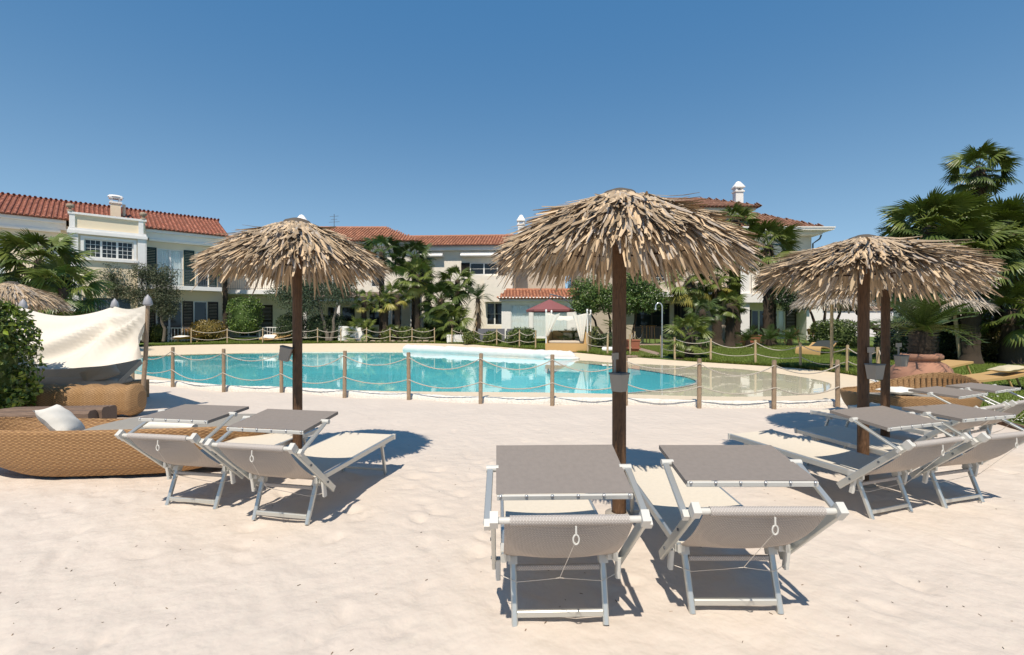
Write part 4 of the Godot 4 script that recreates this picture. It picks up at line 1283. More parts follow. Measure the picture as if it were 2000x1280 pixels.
func trees() -> void:
	for i in 4: fan.append(fan_mesh(20 + i, [0.10, 0.22, 0.42, 0.16][i], [1.9, 2.1, 2.0, 1.7][i]))
	for i in 3: plume.append(plume_mesh(40 + i, [0.25, 0.45, 0.7][i]))
	# left palms
	palm("big dark fan palm in front of the left hotel wing at the frame edge", V(-22.6, 0.3, 23.5), 4.3, 0.19, 1.75, 34, "mid", 101)
	palm("lower fan palm crown beside the big left palm, just above the hedge", V(-21.0, 0.3, 23.0), 2.9, 0.17, 1.45, 25, "mid", 102, -0.9)
	palm("fan palm half hidden behind the thatched parasol left of the beach", V(-20.3, 0.55, 34.8), 5.5, 0.14, 1.0, 19, "yellow", 103)
	# centre palms
	palm("tallest centre fan palm, on the left of its group above the veranda", V(-8.9, 0.5, 33.6), 6.0, 0.17, 1.3, 29, "dark", 104)
	palm("tall fan palm just right of the tallest centre palm", V(-6.9, 0.5, 34.6), 5.9, 0.16, 1.2, 28, "dark", 105)
	palm("centre fan palm with yellowing lower fronds on a slim dark trunk", V(-6.35, 0.5, 33.0), 4.35, 0.17, 1.25, 29, "yellow", 106, -0.95)
	palm("small yellow-green fan palm left of three before the veranda", V(-10.0, 0.5, 33.2), 2.75, 0.16, 0.8, 14, "yellow", 107, -0.8)
	palm("small yellow-green fan palm in the middle before the veranda", V(-8.5, 0.5, 33.0), 2.55, 0.17, 0.75, 14, "yellow", 108, -0.8)
	palm("bright green small fan palm on a pale trunk before the veranda", V(-7.6, 0.5, 32.6), 2.95, 0.18, 0.95, 19, "yellow", 109, -0.5)
	palm("bushy low fan palm at the foot of the veranda palms", V(-10.0, 0.45, 32.4), 0.75, 0.15, 0.95, 19, "mid", 110, -0.4)
	palm("little fan palm seedling between two centre trunks", V(-7.9, 0.45, 32.3), 0.6, 0.1, 0.55, 10, "mid", 111, -0.3)
	palm("wide fan palm with drooping fronds left of the yucca", V(-4.75, 0.5, 33.0), 2.75, 0.2, 1.4, 32, "dark", 112, -1.0, 0.8)
	palm("fan palm crown above the wide palm, beside the awning", V(-3.8, 0.5, 34.2), 4.1, 0.17, 1.2, 25, "mid", 113, -0.7)
	palm("low dark fan palm under the wide centre palm", V(-4.0, 0.5, 32.2), 1.3, 0.2, 1.25, 25, "mid", 114, -0.8)
	var yu := thing("yucca", "yucca with spiky crown and hanging dead leaves by the pavilion corner", "yucca", V(-2.3, 0.5, 32.4))
	var ym := MB.new()
	ym.tube([Vector3(0, 0, 0), Vector3(0.1, 1.4, 0), Vector3(0.05, 2.8, 0)], [0.2, 0.16, 0.14], 9)
	part("trunk", ym.mesh(), M.palmbark, yu)
	cycad(yu, Vector3(0.05, 2.8, 0), 1.15, 26, Color(0.06, 0.10, 0.03), 115, -0.4)
	var yd := MB.new()
	for i in 60:
		var a := rng.randf() * TAU
		var d := Vector3(cos(a), 0, sin(a))
		var p := Vector3(0.05, rng.randf_range(1.2, 2.7), 0) + d * 0.12
		var e := p + d * rng.randf_range(0.15, 0.45) + Vector3(0, -rng.randf_range(0.4, 0.9), 0)
		var s := d.cross(Vector3.UP) * 0.035
		var k := rng.randf_range(0.6, 1.2)
		yd.tint = Color(0.26 * k, 0.19 * k, 0.11 * k)
		yd.face(p - s, p + s, e + s * 0.2, e - s * 0.2, d)
	part("dead_leaves", yd.mesh(), M.frond, yu)
	# right palms
	palm("tall fan palm beside the chimney of the tall white house", V(13.35, 0.45, 29.5), 7.3, 0.3, 1.15, 31, "mid", 120, -0.9, 1.2)
	palm("broad bright fan palm in front of the white house roof corner", V(14.7, 0.45, 28.2), 5.6, 0.24, 1.45, 34, "yellow", 121, -0.8, 1.0)
	palm("slim straight fan palm trunk before the balcony of the white house", V(15.3, 0.4, 28.8), 3.9, 0.15, 1.0, 16, "yellow", 122, -0.6)
	palm("yellow-fronded fan palm left of the tall right palm", V(10.15, 0.4, 28.0), 3.75, 0.24, 1.25, 28, "yellow", 123, -0.9, 0.6)
	palm("second yellow-fronded fan palm, against the tall right trunk", V(11.8, 0.4, 28.3), 3.8, 0.24, 1.15, 26, "yellow", 124, -0.9, 0.6)
	palm("green fan palm crown low beside the thick dark trunks", V(11.3, 0.35, 25.5), 2.2, 0.2, 0.8, 16, "mid", 125, -0.7)
	palm("small fan palm on a short trunk right of the shower", V(7.0, 0.18, 19.4), 0.95, 0.15, 0.85, 22, "mid", 126, -0.35)
	palm("dark low fan palm behind the small shower palm", V(9.3, 0.3, 24.0), 1.9, 0.16, 0.75, 15, "dark", 127, -0.4)
	# far right cluster
	palm("tallest palm of the right-hand cluster, its crown alone against the sky", V(18.0, 0.2, 19.0), 7.35, 0.2, 0.98, 33, "mid", 130, -0.8, 1.0)
	palm("big fan palm at the left of the right-hand cluster", V(14.6, 0.2, 17.2), 4.7, 0.22, 1.3, 39, "mid", 131, -0.7, 1.0)
	palm("dense dark fan palm in the middle of the right-hand cluster", V(16.2, 0.2, 18.0), 4.9, 0.24, 1.3, 39, "mid", 132, -0.8, 1.4)
	palm("fan palm in front of the right-hand cluster with pale outer fronds", V(15.3, 0.2, 16.4), 3.8, 0.22, 1.2, 35, "mid", 133, -0.6, 1.0)
	palm("thick-trunked fan palm at the right edge of the cluster", V(17.5, 0.2, 17.3), 4.6, 0.33, 1.25, 36, "mid", 134, -0.9, 1.6)
	palm("fan palm cut by the right frame edge", V(18.6, 0.2, 17.6), 4.3, 0.25, 1.2, 33, "mid", 135, -0.8, 1.2)
	palm("low fan palm under the cluster at the right frame edge", V(16.6, 0.2, 16.3), 1.75, 0.28, 1.05, 28, "mid", 136, -0.5, 0.4)
	palm("fan palm with low crown behind the jar's cycad, left in the cluster", V(15.0, 0.2, 18.2), 3.3, 0.2, 1.2, 32, "mid", 137, -0.7, 0.8)
	# small cycads near the white house
	for q in [[13.6, 26.0, 0.95, "small cycad at the foot of the slim palm, left of the rattan table"], [14.9, 26.4, 0.85, "small cycad between the rattan chairs and the slim palm"], [5.6, 26.5, 0.85, "yellow-green feathery plant growing from the square clay pot"], [2.9, 24.0, 0.9, "dark feathery shrub right behind the canopy daybed"], [12.2, 25.4, 0.9, "dark spiky plant between the thick right palm trunks and the pot"]]:
		var cy := thing("cycad", q[3], "cycad", V(q[0], ground(0, q[1]) + (0.55 if q[2] == 0.85 and q[0] < 6 else 0.0), q[1]))
		var cm := MB.new()
		cm.lathe([Vector2(0.14, 0), Vector2(0.16, 0.2), Vector2(0.1, 0.42), Vector2(0, 0.45)], 10, Vector3.ZERO, 0.1, 3)
		part("trunk", cm.mesh(), M.palmbark, cy)
		cycad(cy, Vector3(0, 0.4, 0), q[2], 22, Color(0.10, 0.125, 0.025) if q[0] < 6 and q[0] > 5 else Color(0.055, 0.10, 0.022), int(q[0] * 10))
	# broadleaf trees
	var small := leaf_mesh(0.024, 0.13)
	var broad := leaf_mesh(0.035, 0.12)
	var oliv := Color(0.105, 0.12, 0.065)
	tree("olive_tree", "thin olive tree left of three in front of the bay window", "olive tree", V(-24.0, 0.5, 30.2), [[Vector3(0.3, 0, 0), Vector3(-0.3, 2.6, 0), 0.09]], [[Vector3(-0.6, 4.0, 0), Vector3(0.75, 0.8, 0.7)], [Vector3(-0.1, 3.2, 0.2), Vector3(0.6, 0.5, 0.6)], [Vector3(-0.9, 2.9, 0), Vector3(0.4, 0.5, 0.5)]], 190, small, oliv, M.olivebark, 201, 0.9, 0.09, M.dullleaf, "olive trees before the left wing")
	tree("olive_tree", "middle one of three olive trees in front of the bay window", "olive tree", V(-22.9, 0.5, 30.4), [[Vector3(0.1, 0, 0), Vector3(0.1, 2.7, 0), 0.1]], [[Vector3(0.0, 4.2, 0), Vector3(0.7, 0.7, 0.7)], [Vector3(-0.2, 3.0, 0.2), Vector3(0.75, 0.7, 0.6)], [Vector3(0.3, 2.2, 0), Vector3(0.5, 0.6, 0.5)]], 200, small, oliv, M.olivebark, 202, 0.9, 0.09, M.dullleaf, "olive trees before the left wing")
	tree("olive_tree", "bushiest olive tree, right of three, by the balcony with white curtains", "olive tree", V(-21.7, 0.5, 30.6), [[Vector3(0, 0, 0), Vector3(-0.1, 2.0, 0), 0.11]], [[Vector3(-0.1, 4.0, 0), Vector3(0.95, 0.75, 0.8)], [Vector3(0.1, 2.9, 0), Vector3(0.9, 1.0, 0.8)], [Vector3(0.2, 2.0, 0), Vector3(0.7, 0.7, 0.6)]], 260, small, oliv * 0.9, M.olivebark, 203, 0.9, 0.1, M.dullleaf, "olive trees before the left wing")
	tree("olive_tree", "wide grey-green olive tree behind the left thatched parasol", "olive tree", V(-12.7, 0.5, 32.0), [[Vector3(0.7, 0, 0), Vector3(0.3, 2.0, 0), 0.16], [Vector3(0.9, 0, 0), Vector3(1.3, 2.2, 0), 0.13]], [[Vector3(-1.7, 3.2, 0), Vector3(1.4, 1.0, 1.1)], [Vector3(-0.2, 3.5, 0.2), Vector3(1.4, 1.1, 1.1)], [Vector3(1.5, 3.2, 0), Vector3(1.1, 0.9, 0.9)], [Vector3(-0.9, 2.3, 0.3), Vector3(1.2, 0.7, 0.9)], [Vector3(2.1, 4.0, 0), Vector3(0.6, 0.4, 0.5)]], 320, small, Color(0.085, 0.11, 0.06), M.olivebark, 204, 0.9, 0.12, M.dullleaf, "")
	tree("citrus_tree", "dense green tree with slanting stems behind the canopy daybed", "tree", V(5.1, 0.4, 28.5), [[Vector3(0.4, 0, 0), Vector3(-0.5, 1.7, 0), 0.1], [Vector3(0.6, 0, 0), Vector3(0.5, 1.8, 0), 0.09]], [[Vector3(-0.6, 3.0, 0), Vector3(1.15, 0.95, 1.0)], [Vector3(0.4, 2.6, 0.3), Vector3(0.9, 0.8, 0.9)], [Vector3(-0.9, 2.2, 0.2), Vector3(0.8, 0.5, 0.7)]], 330, broad, Color(0.095, 0.155, 0.035), M.bark, 205, 0.55, 0.1, null, "citrus trees behind the canopy daybed", Color(0.12, 0.16, 0.03))
	tree("citrus_tree", "rounded green tree right of the nearest parasol pole, before dark doors", "tree", V(7.3, 0.4, 28.5), [[Vector3(-0.4, 0, 0), Vector3(-0.1, 1.8, 0), 0.09]], [[Vector3(-0.1, 3.4, 0), Vector3(1.1, 0.85, 1.0)], [Vector3(0.6, 2.6, 0.3), Vector3(1.0, 0.75, 0.9)], [Vector3(-0.6, 2.5, 0.2), Vector3(0.8, 0.7, 0.7)], [Vector3(0.1, 4.2, 0), Vector3(0.8, 0.5, 0.7)]], 330, broad, Color(0.085, 0.15, 0.035), M.bark, 206, 0.55, 0.09, null, "citrus trees behind the canopy daybed", Color(0.11, 0.15, 0.03))
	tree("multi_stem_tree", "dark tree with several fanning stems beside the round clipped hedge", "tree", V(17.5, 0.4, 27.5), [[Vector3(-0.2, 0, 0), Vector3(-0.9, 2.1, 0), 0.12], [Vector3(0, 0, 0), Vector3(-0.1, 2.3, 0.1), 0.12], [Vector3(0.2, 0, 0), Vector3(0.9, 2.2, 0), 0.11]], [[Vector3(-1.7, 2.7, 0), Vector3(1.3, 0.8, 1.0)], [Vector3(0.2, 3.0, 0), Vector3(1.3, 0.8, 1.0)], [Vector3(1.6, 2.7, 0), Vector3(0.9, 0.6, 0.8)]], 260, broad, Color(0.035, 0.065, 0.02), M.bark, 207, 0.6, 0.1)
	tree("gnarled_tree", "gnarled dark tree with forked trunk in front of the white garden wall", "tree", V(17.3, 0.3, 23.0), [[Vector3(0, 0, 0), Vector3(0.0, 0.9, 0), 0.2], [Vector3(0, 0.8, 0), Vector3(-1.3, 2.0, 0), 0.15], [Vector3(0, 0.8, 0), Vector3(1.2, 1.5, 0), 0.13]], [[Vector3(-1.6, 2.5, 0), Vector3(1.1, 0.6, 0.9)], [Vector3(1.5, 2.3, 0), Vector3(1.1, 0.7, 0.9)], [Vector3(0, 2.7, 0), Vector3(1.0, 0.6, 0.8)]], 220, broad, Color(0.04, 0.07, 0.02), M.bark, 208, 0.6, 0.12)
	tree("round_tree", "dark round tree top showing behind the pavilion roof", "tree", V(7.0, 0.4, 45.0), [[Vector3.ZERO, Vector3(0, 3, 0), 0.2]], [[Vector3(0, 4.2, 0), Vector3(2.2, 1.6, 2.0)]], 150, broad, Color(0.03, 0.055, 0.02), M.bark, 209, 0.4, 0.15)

func shrubs() -> void:
	var lf := leaf_mesh(0.020, 0.06)
	var mid := leaf_mesh(0.026, 0.085)
	var far := leaf_mesh(0.03, 0.10)
	# [name, label, x, z, centre height, radii, colour, leaf, density, boxiness]
	var list := [
		["clipped_hedge", "big leafy clipped hedge at the left frame edge beside the wicker daybeds", -8.2, 7.05, 0.95, Vector3(0.95, 1.04, 0.95), Color(0.09, 0.14, 0.022), mid, 900, 0.72],
		["topiary_bush", "tall square-clipped green bush between the left wing and the olive tree", -17.6, 32.4, 1.75, Vector3(1.0, 1.25, 0.8), Color(0.075, 0.13, 0.025), far, 420, 0.6],
		["heather_bush", "loose yellowish-brown bush beside the square-clipped bush", -19.9, 32.2, 0.75, Vector3(1.15, 0.7, 0.8), Color(0.17, 0.13, 0.03), far, 300, 0.9],
		["shrub", "small green shrub beside the white railing by the hanging cloth", -23.0, 32.0, 0.6, Vector3(0.5, 0.6, 0.5), Color(0.10, 0.11, 0.025), far, 300, 0.9],
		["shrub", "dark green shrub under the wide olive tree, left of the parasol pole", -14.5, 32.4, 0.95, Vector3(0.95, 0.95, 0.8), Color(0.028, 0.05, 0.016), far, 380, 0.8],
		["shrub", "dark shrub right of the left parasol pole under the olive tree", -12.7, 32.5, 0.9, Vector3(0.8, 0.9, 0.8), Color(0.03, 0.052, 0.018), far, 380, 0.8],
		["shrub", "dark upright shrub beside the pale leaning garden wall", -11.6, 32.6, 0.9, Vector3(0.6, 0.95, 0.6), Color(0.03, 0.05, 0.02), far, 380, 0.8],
		["ball_bush", "small round bush left of the pale palm trunk behind the far fence", -8.1, 31.9, 0.42, Vector3(0.42, 0.42, 0.42), Color(0.085, 0.11, 0.02), far, 420, 0.85],
		["ball_bush", "double round bush between two centre palm trunks", -6.9, 32.0, 0.5, Vector3(0.45, 0.55, 0.42), Color(0.075, 0.105, 0.02), far, 420, 0.85],
		["ball_bush", "wide low round bush right of the centre palm trunk", -5.85, 32.1, 0.42, Vector3(0.65, 0.5, 0.5), Color(0.065, 0.095, 0.02), far, 420, 0.8],
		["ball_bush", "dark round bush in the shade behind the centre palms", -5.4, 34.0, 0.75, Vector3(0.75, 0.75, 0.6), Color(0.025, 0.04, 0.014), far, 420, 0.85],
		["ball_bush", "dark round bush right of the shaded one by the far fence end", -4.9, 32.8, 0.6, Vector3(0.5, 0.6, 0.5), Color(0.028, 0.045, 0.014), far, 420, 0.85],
		["ball_bush", "left round bush of three in front of the white planter wall", -2.5, 29.9, 0.38, Vector3(0.55, 0.42, 0.5), Color(0.085, 0.115, 0.022), far, 420, 0.85],
		["ball_bush", "middle round bush of three in front of the grey garden sofas", -1.15, 28.8, 0.38, Vector3(0.55, 0.42, 0.5), Color(0.085, 0.115, 0.022), far, 420, 0.85],
		["ball_bush", "largest round bush of three, left of the canopy daybed", 0.55, 27.3, 0.5, Vector3(0.8, 0.55, 0.6), Color(0.065, 0.10, 0.02), far, 420, 0.75],
		["clipped_hedge", "round clipped hedge behind the wavy lounger on the right lawn", 17.2, 26.2, 0.7, Vector3(1.15, 0.8, 1.0), Color(0.06, 0.095, 0.022), far, 460, 0.7],
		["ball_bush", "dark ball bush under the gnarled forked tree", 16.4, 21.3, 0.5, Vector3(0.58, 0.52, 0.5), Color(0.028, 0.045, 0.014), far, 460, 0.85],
		["shrub", "reddish-green shrub at the right frame edge under the palms", 17.4, 17.6, 0.85, Vector3(1.1, 0.9, 0.8), Color(0.12, 0.10, 0.03), far, 260, 0.9],
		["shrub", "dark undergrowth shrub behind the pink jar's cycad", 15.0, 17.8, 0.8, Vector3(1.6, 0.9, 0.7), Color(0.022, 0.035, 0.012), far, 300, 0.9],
		["shrub", "flowering pale shrub beside the right post of the canopy daybed", 4.1, 25.6, 0.6, Vector3(0.5, 0.6, 0.4), Color(0.11, 0.13, 0.05), far, 260, 0.9],
		["shrub", "dark low shrub at the foot of the citrus trees", 4.9, 24.6, 0.4, Vector3(0.7, 0.45, 0.5), Color(0.035, 0.055, 0.018), far, 300, 0.9],
	]
	var i := 0
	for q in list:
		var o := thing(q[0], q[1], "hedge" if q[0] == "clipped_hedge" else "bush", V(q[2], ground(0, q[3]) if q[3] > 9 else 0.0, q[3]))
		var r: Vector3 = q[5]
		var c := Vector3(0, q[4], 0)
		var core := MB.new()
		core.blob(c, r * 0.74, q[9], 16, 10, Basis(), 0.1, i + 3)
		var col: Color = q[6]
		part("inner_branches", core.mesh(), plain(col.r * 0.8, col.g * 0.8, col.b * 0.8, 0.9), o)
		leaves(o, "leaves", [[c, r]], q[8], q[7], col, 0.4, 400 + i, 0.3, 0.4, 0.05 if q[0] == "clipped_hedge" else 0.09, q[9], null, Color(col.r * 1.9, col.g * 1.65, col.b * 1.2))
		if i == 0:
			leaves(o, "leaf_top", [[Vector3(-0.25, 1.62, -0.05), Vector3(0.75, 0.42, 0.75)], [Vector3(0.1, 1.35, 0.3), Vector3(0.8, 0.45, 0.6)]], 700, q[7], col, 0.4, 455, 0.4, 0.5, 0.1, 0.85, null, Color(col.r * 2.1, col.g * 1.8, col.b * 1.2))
		i += 1

func strip_mesh(sd: int) -> ArrayMesh: # one dry palm-leaf strip, half a metre long along +z, slightly folded and curled
	var rg := RandomNumberGenerator.new()
	rg.seed = sd
	var m := MB.new()
	var curl := rg.randf_range(-0.05, 0.10)
	var twist := rg.randf_range(-0.45, 0.45)
	var tipw := rg.randf_range(0.2, 0.75)
	var bend := rg.randf_range(-0.04, 0.04)
	var w := rg.randf_range(0.0065, 0.0135)
	var rows := []
	for i in 5:
		var t := i / 4.0
		var ww := w * (0.8 + 0.4 * sin(PI * (0.15 + 0.6 * t))) * (tipw if i == 4 else 1.0)
		var a := twist * t
		var c := Vector3(bend * sin(t * 2.5), curl * t * t, 0.5 * t)
		var s := Vector3(cos(a), sin(a), 0) * ww
		rows.append([c - s, c + Vector3(0, 0.35 * ww, 0), c + s])
	for i in 4:
		for k in 2:
			m.face(rows[i][k], rows[i][k + 1], rows[i + 1][k + 1], rows[i + 1][k], Vector3.UP)
	return m.mesh()

var thatch_sets := {}

func parasol(called: String, label: String, at: Vector3, R: float, rim: float, top: float, n: int, singles: int, tone: String, pole_r: float, sd: int, turn := 0.0, lean := Vector3.ZERO) -> Node3D:
	var rg := RandomNumberGenerator.new()
	rg.seed = sd
	var o := thing(called, label, "parasol", at, turn, "thatched parasols")
	var p := MB.new()
	p.tube([Vector3(0, -0.2, 0), lean * 0.5 + Vector3(0, top * 0.5, 0), lean + Vector3(0, top - 0.06, 0)], pole_r, 10)
	part("pole", p.mesh(), M.pole if tone == "brown" else M.farpost, o)
	if tone == "brown":
		var b := MB.new()
		b.lathe([Vector2(0.0, 0.0), Vector2(pole_r * 2.1, 0.0), Vector2(pole_r * 2.0, 0.035), Vector2(pole_r * 1.1, 0.045)], 18, Vector3(0, -0.005, 0))
		part("foot_collar", b.mesh(), M.graybox, o)
	var prof := func(r: float) -> float: return top - (top - rim) * (0.70 * pow(clampf(r / R, 0, 1.12), 1.1) + 0.30 * pow(clampf(r / R, 0, 1.12), 4.5))
	var fr := MB.new()
	var ring := []
	for i in 33: ring.append(lean + Vector3(cos(TAU * i / 32) * R * 0.80, prof.call(R * 0.80) - 0.05, sin(TAU * i / 32) * R * 0.80))
	fr.tube(ring, 0.008, 5)
	for i in 10:
		var a := TAU * i / 10
		fr.tube([lean + Vector3(0, top - 0.12, 0), lean + Vector3(cos(a) * R * 0.45, prof.call(R * 0.45) - 0.05, sin(a) * R * 0.45), lean + Vector3(cos(a) * R * 0.88, prof.call(R * 0.88) - 0.04, sin(a) * R * 0.88)], 0.009, 5)
	part("wire_frame", fr.mesh(), M.wire, o)
	if not thatch_sets.has(tone):
		var set := []
		for i in 12:
			var c := Color(0.48, 0.36, 0.235) if tone == "brown" else Color(0.44, 0.38, 0.31)
			var k: float = [0.75, 1.1, 0.95, 1.3, 0.6, 1.15, 1.0, 1.4, 0.85, 1.05, 1.2, 0.5][i]
			if i % 4 == 2: c = Color(0.36, 0.31, 0.26) if tone == "brown" else Color(0.36, 0.33, 0.30)
			set.append(tinted(strip_mesh(600 + i), c * k))
		thatch_sets[tone] = set
	var white := []
	for i in 12: white.append(strip_mesh(600 + i))
	var items := []
	for i in n:
		var u := (i + rg.randf()) / n
		var r0 := R * lerpf(0.05, 0.84, pow(u, 0.62))
		var a := rg.randf() * TAU
		var l := rg.randf_range(0.8, 1.35)
		var layer := rg.randf()
		items.append([r0, a, l, layer])
	var xfs_by := []
	var shown := 0
	var xs := []
	var cs := []
	for it in items:
		var r0: float = it[0]
		var a: float = it[1]
		var out := Vector3(cos(a), 0, sin(a))
		var r1 := minf(r0 + 0.47 * float(it[2]), R * 1.1)
		var slope: float = (prof.call(r1) - prof.call(r0)) / maxf(r1 - r0, 0.05)
		slope -= rg.randf_range(-0.07, 0.10)
		if r0 < R * 0.2: slope -= 0.14
		if r0 > R * 0.72: slope -= rg.randf_range(-0.1, 0.35) + pow(rg.randf(), 3.0) * 0.7
		var side := Vector3(-sin(a), 0, cos(a))
		var d := (out + Vector3(0, slope, 0) + side * rg.randfn() * 0.15).normalized()
		var l: float = minf(it[2], maxf(0.28, (R * rg.randf_range(0.93, 1.06) - r0) / (0.5 * maxf(0.15, d.dot(out)))))
		var nrm := side.cross(d)
		if nrm.y < 0: nrm = -nrm
		nrm = (nrm + side * rg.randfn() * 0.28).normalized()
		var x := nrm.cross(d).normalized()
		nrm = d.cross(x)
		var under: bool = it[3] < 0.3
		var base := lean + out * r0 + Vector3(0, prof.call(r0) + (0.004 + it[3] * 0.032) * (1.0 if not under else -0.6), 0)
		var xf := Transform3D(Basis(x, nrm, d).scaled_local(Vector3(rg.randf_range(0.8, 1.35), 1, l)), base)
		var kind := rg.randi() % 12
		if not under and it[3] > 0.55 and shown < singles:
			shown += 1
			part("thatch_strip", thatch_sets[tone][kind], M.thatch, o, xf)
		else:
			xs.append(xf)
			xfs_by.append(kind)
	# the many other strips, joined
	var mb := MB.new()
	var src := []
	for k in 12: src.append((thatch_sets[tone][k] as ArrayMesh).surface_get_arrays(0))
	for i in xs.size():
		var arr: Array = src[xfs_by[i]]
		var t: Transform3D = xs[i]
		var vv: PackedVector3Array = t * (arr[Mesh.ARRAY_VERTEX] as PackedVector3Array)
		var nb := t.basis.inverse().transposed()
		mb.v.append_array(vv)
		for q in arr[Mesh.ARRAY_NORMAL]: mb.n.append((nb * q).normalized())
		mb.c.append_array(arr[Mesh.ARRAY_COLOR])
	part("thatch", mb.mesh(), M.thatch, o, Transform3D(), "stuff")
	var cap := MB.new()
	cap.tint = Color(0.10, 0.08, 0.06)
	cap.lathe([Vector2(0.15, top - 0.035), Vector2(0.12, top + 0.01), Vector2(0.05, top + 0.035), Vector2(0, top + 0.04)], 14, lean)
	part("top_cap", cap.mesh(), M.thatch, o)
	return o

func bucket(at: Vector3, turn: float, label: String, tilt := 0.0) -> void:
	var o := thing("ashtray_bucket", label, "bucket", at, turn, "grey buckets strapped to the parasol poles")
	var m := MB.new()
	var t := 0.054
	var b := 0.041
	var r := Basis(Vector3.BACK, tilt)
	var q := func(x, y, z): return r * Vector3(x, y, z)
	m.hexa([q.call(-b, -0.13, b), q.call(b, -0.13, b), q.call(b, -0.13, -b), q.call(-b, -0.13, -b), q.call(-t, 0, t), q.call(t, 0, t), q.call(t, 0, -t), q.call(-t, 0, -t)])
	part("pail", m.mesh(), M.graybox, o)
	var rim := MB.new()
	for s in [-1, 1]:
		rim.box(r * Vector3(0, 0.006, s * t), Vector3(t * 2.1, 0.012, 0.008), r)
		rim.box(r * Vector3(s * t, 0.0061, 0), Vector3(0.008, 0.012, t * 1.88), r)
	part("rim", rim.mesh(), M.iron, o)
	if tilt != 0.0: return
	var br := MB.new()
	br.box(r * Vector3(0, 0.07, -t + 0.012), Vector3(0.022, 0.14, 0.008), r)
	br.box(r * Vector3(0, 0.135, -t + 0.016), Vector3(0.075, 0.05, 0.012), r)
	part("bracket", br.mesh(), M.graybox, o)

func parasols() -> void:
	parasol("thatched_parasol", "nearest thatched parasol, in the middle behind the front sunbeds", V(0.84, 0.0, 3.85), 0.93, 2.02, 2.53, 3100, 300, "brown", 0.054, 501)
	parasol("thatched_parasol", "thatched parasol on the left behind two sunbeds", V(-2.14, 0.0, 4.9), 0.82, 2.06, 2.53, 2700, 300, "brown", 0.046, 502)
	parasol("thatched_parasol", "front one of the two brown thatched parasols at the right", V(3.29, 0.0, 4.6), 0.86, 1.96, 2.31, 2700, 300, "brown", 0.05, 503)
	parasol("thatched_parasol", "brown thatched parasol right behind another, its pole before the wicker boat daybed", V(4.75, 0.0, 6.25), 0.92, 1.95, 2.36, 2200, 220, "brown", 0.052, 504)
	parasol("thatched_parasol", "weathered grey thatched parasol standing on the lawn by the rope fence", V(9.5, 0.12, 14.6), 1.05, 1.95, 2.5, 1300, 120, "grey", 0.045, 505)
	parasol("thatched_parasol", "weathered grey thatched parasol with leaning pale pole on the right lawn", V(15.2, 0.12, 16.6), 1.1, 1.95, 2.5, 1200, 120, "grey", 0.06, 506, 0, Vector3(-0.35, 0, 0))
	parasol("thatched_parasol", "thatched parasol half hidden by the big hedge at the left edge", V(-11.2, 0.0, 11.0), 0.98, 1.92, 2.45, 1500, 160, "brown", 0.05, 507)
	bucket(V(0.815, 1.13, 3.73), 0.75, "grey bucket on the nearest parasol pole in the middle")
	bucket(V(-2.215, 1.28, 4.84), 0.2, "tilted grey bucket on the left parasol pole", -0.25)
	bucket(V(3.31, 1.14, 4.48), 0.25, "grey bucket on the front right parasol pole")
	bucket(V(4.85, 1.12, 6.12), 0.1, "grey bucket on the parasol pole behind the front right one")

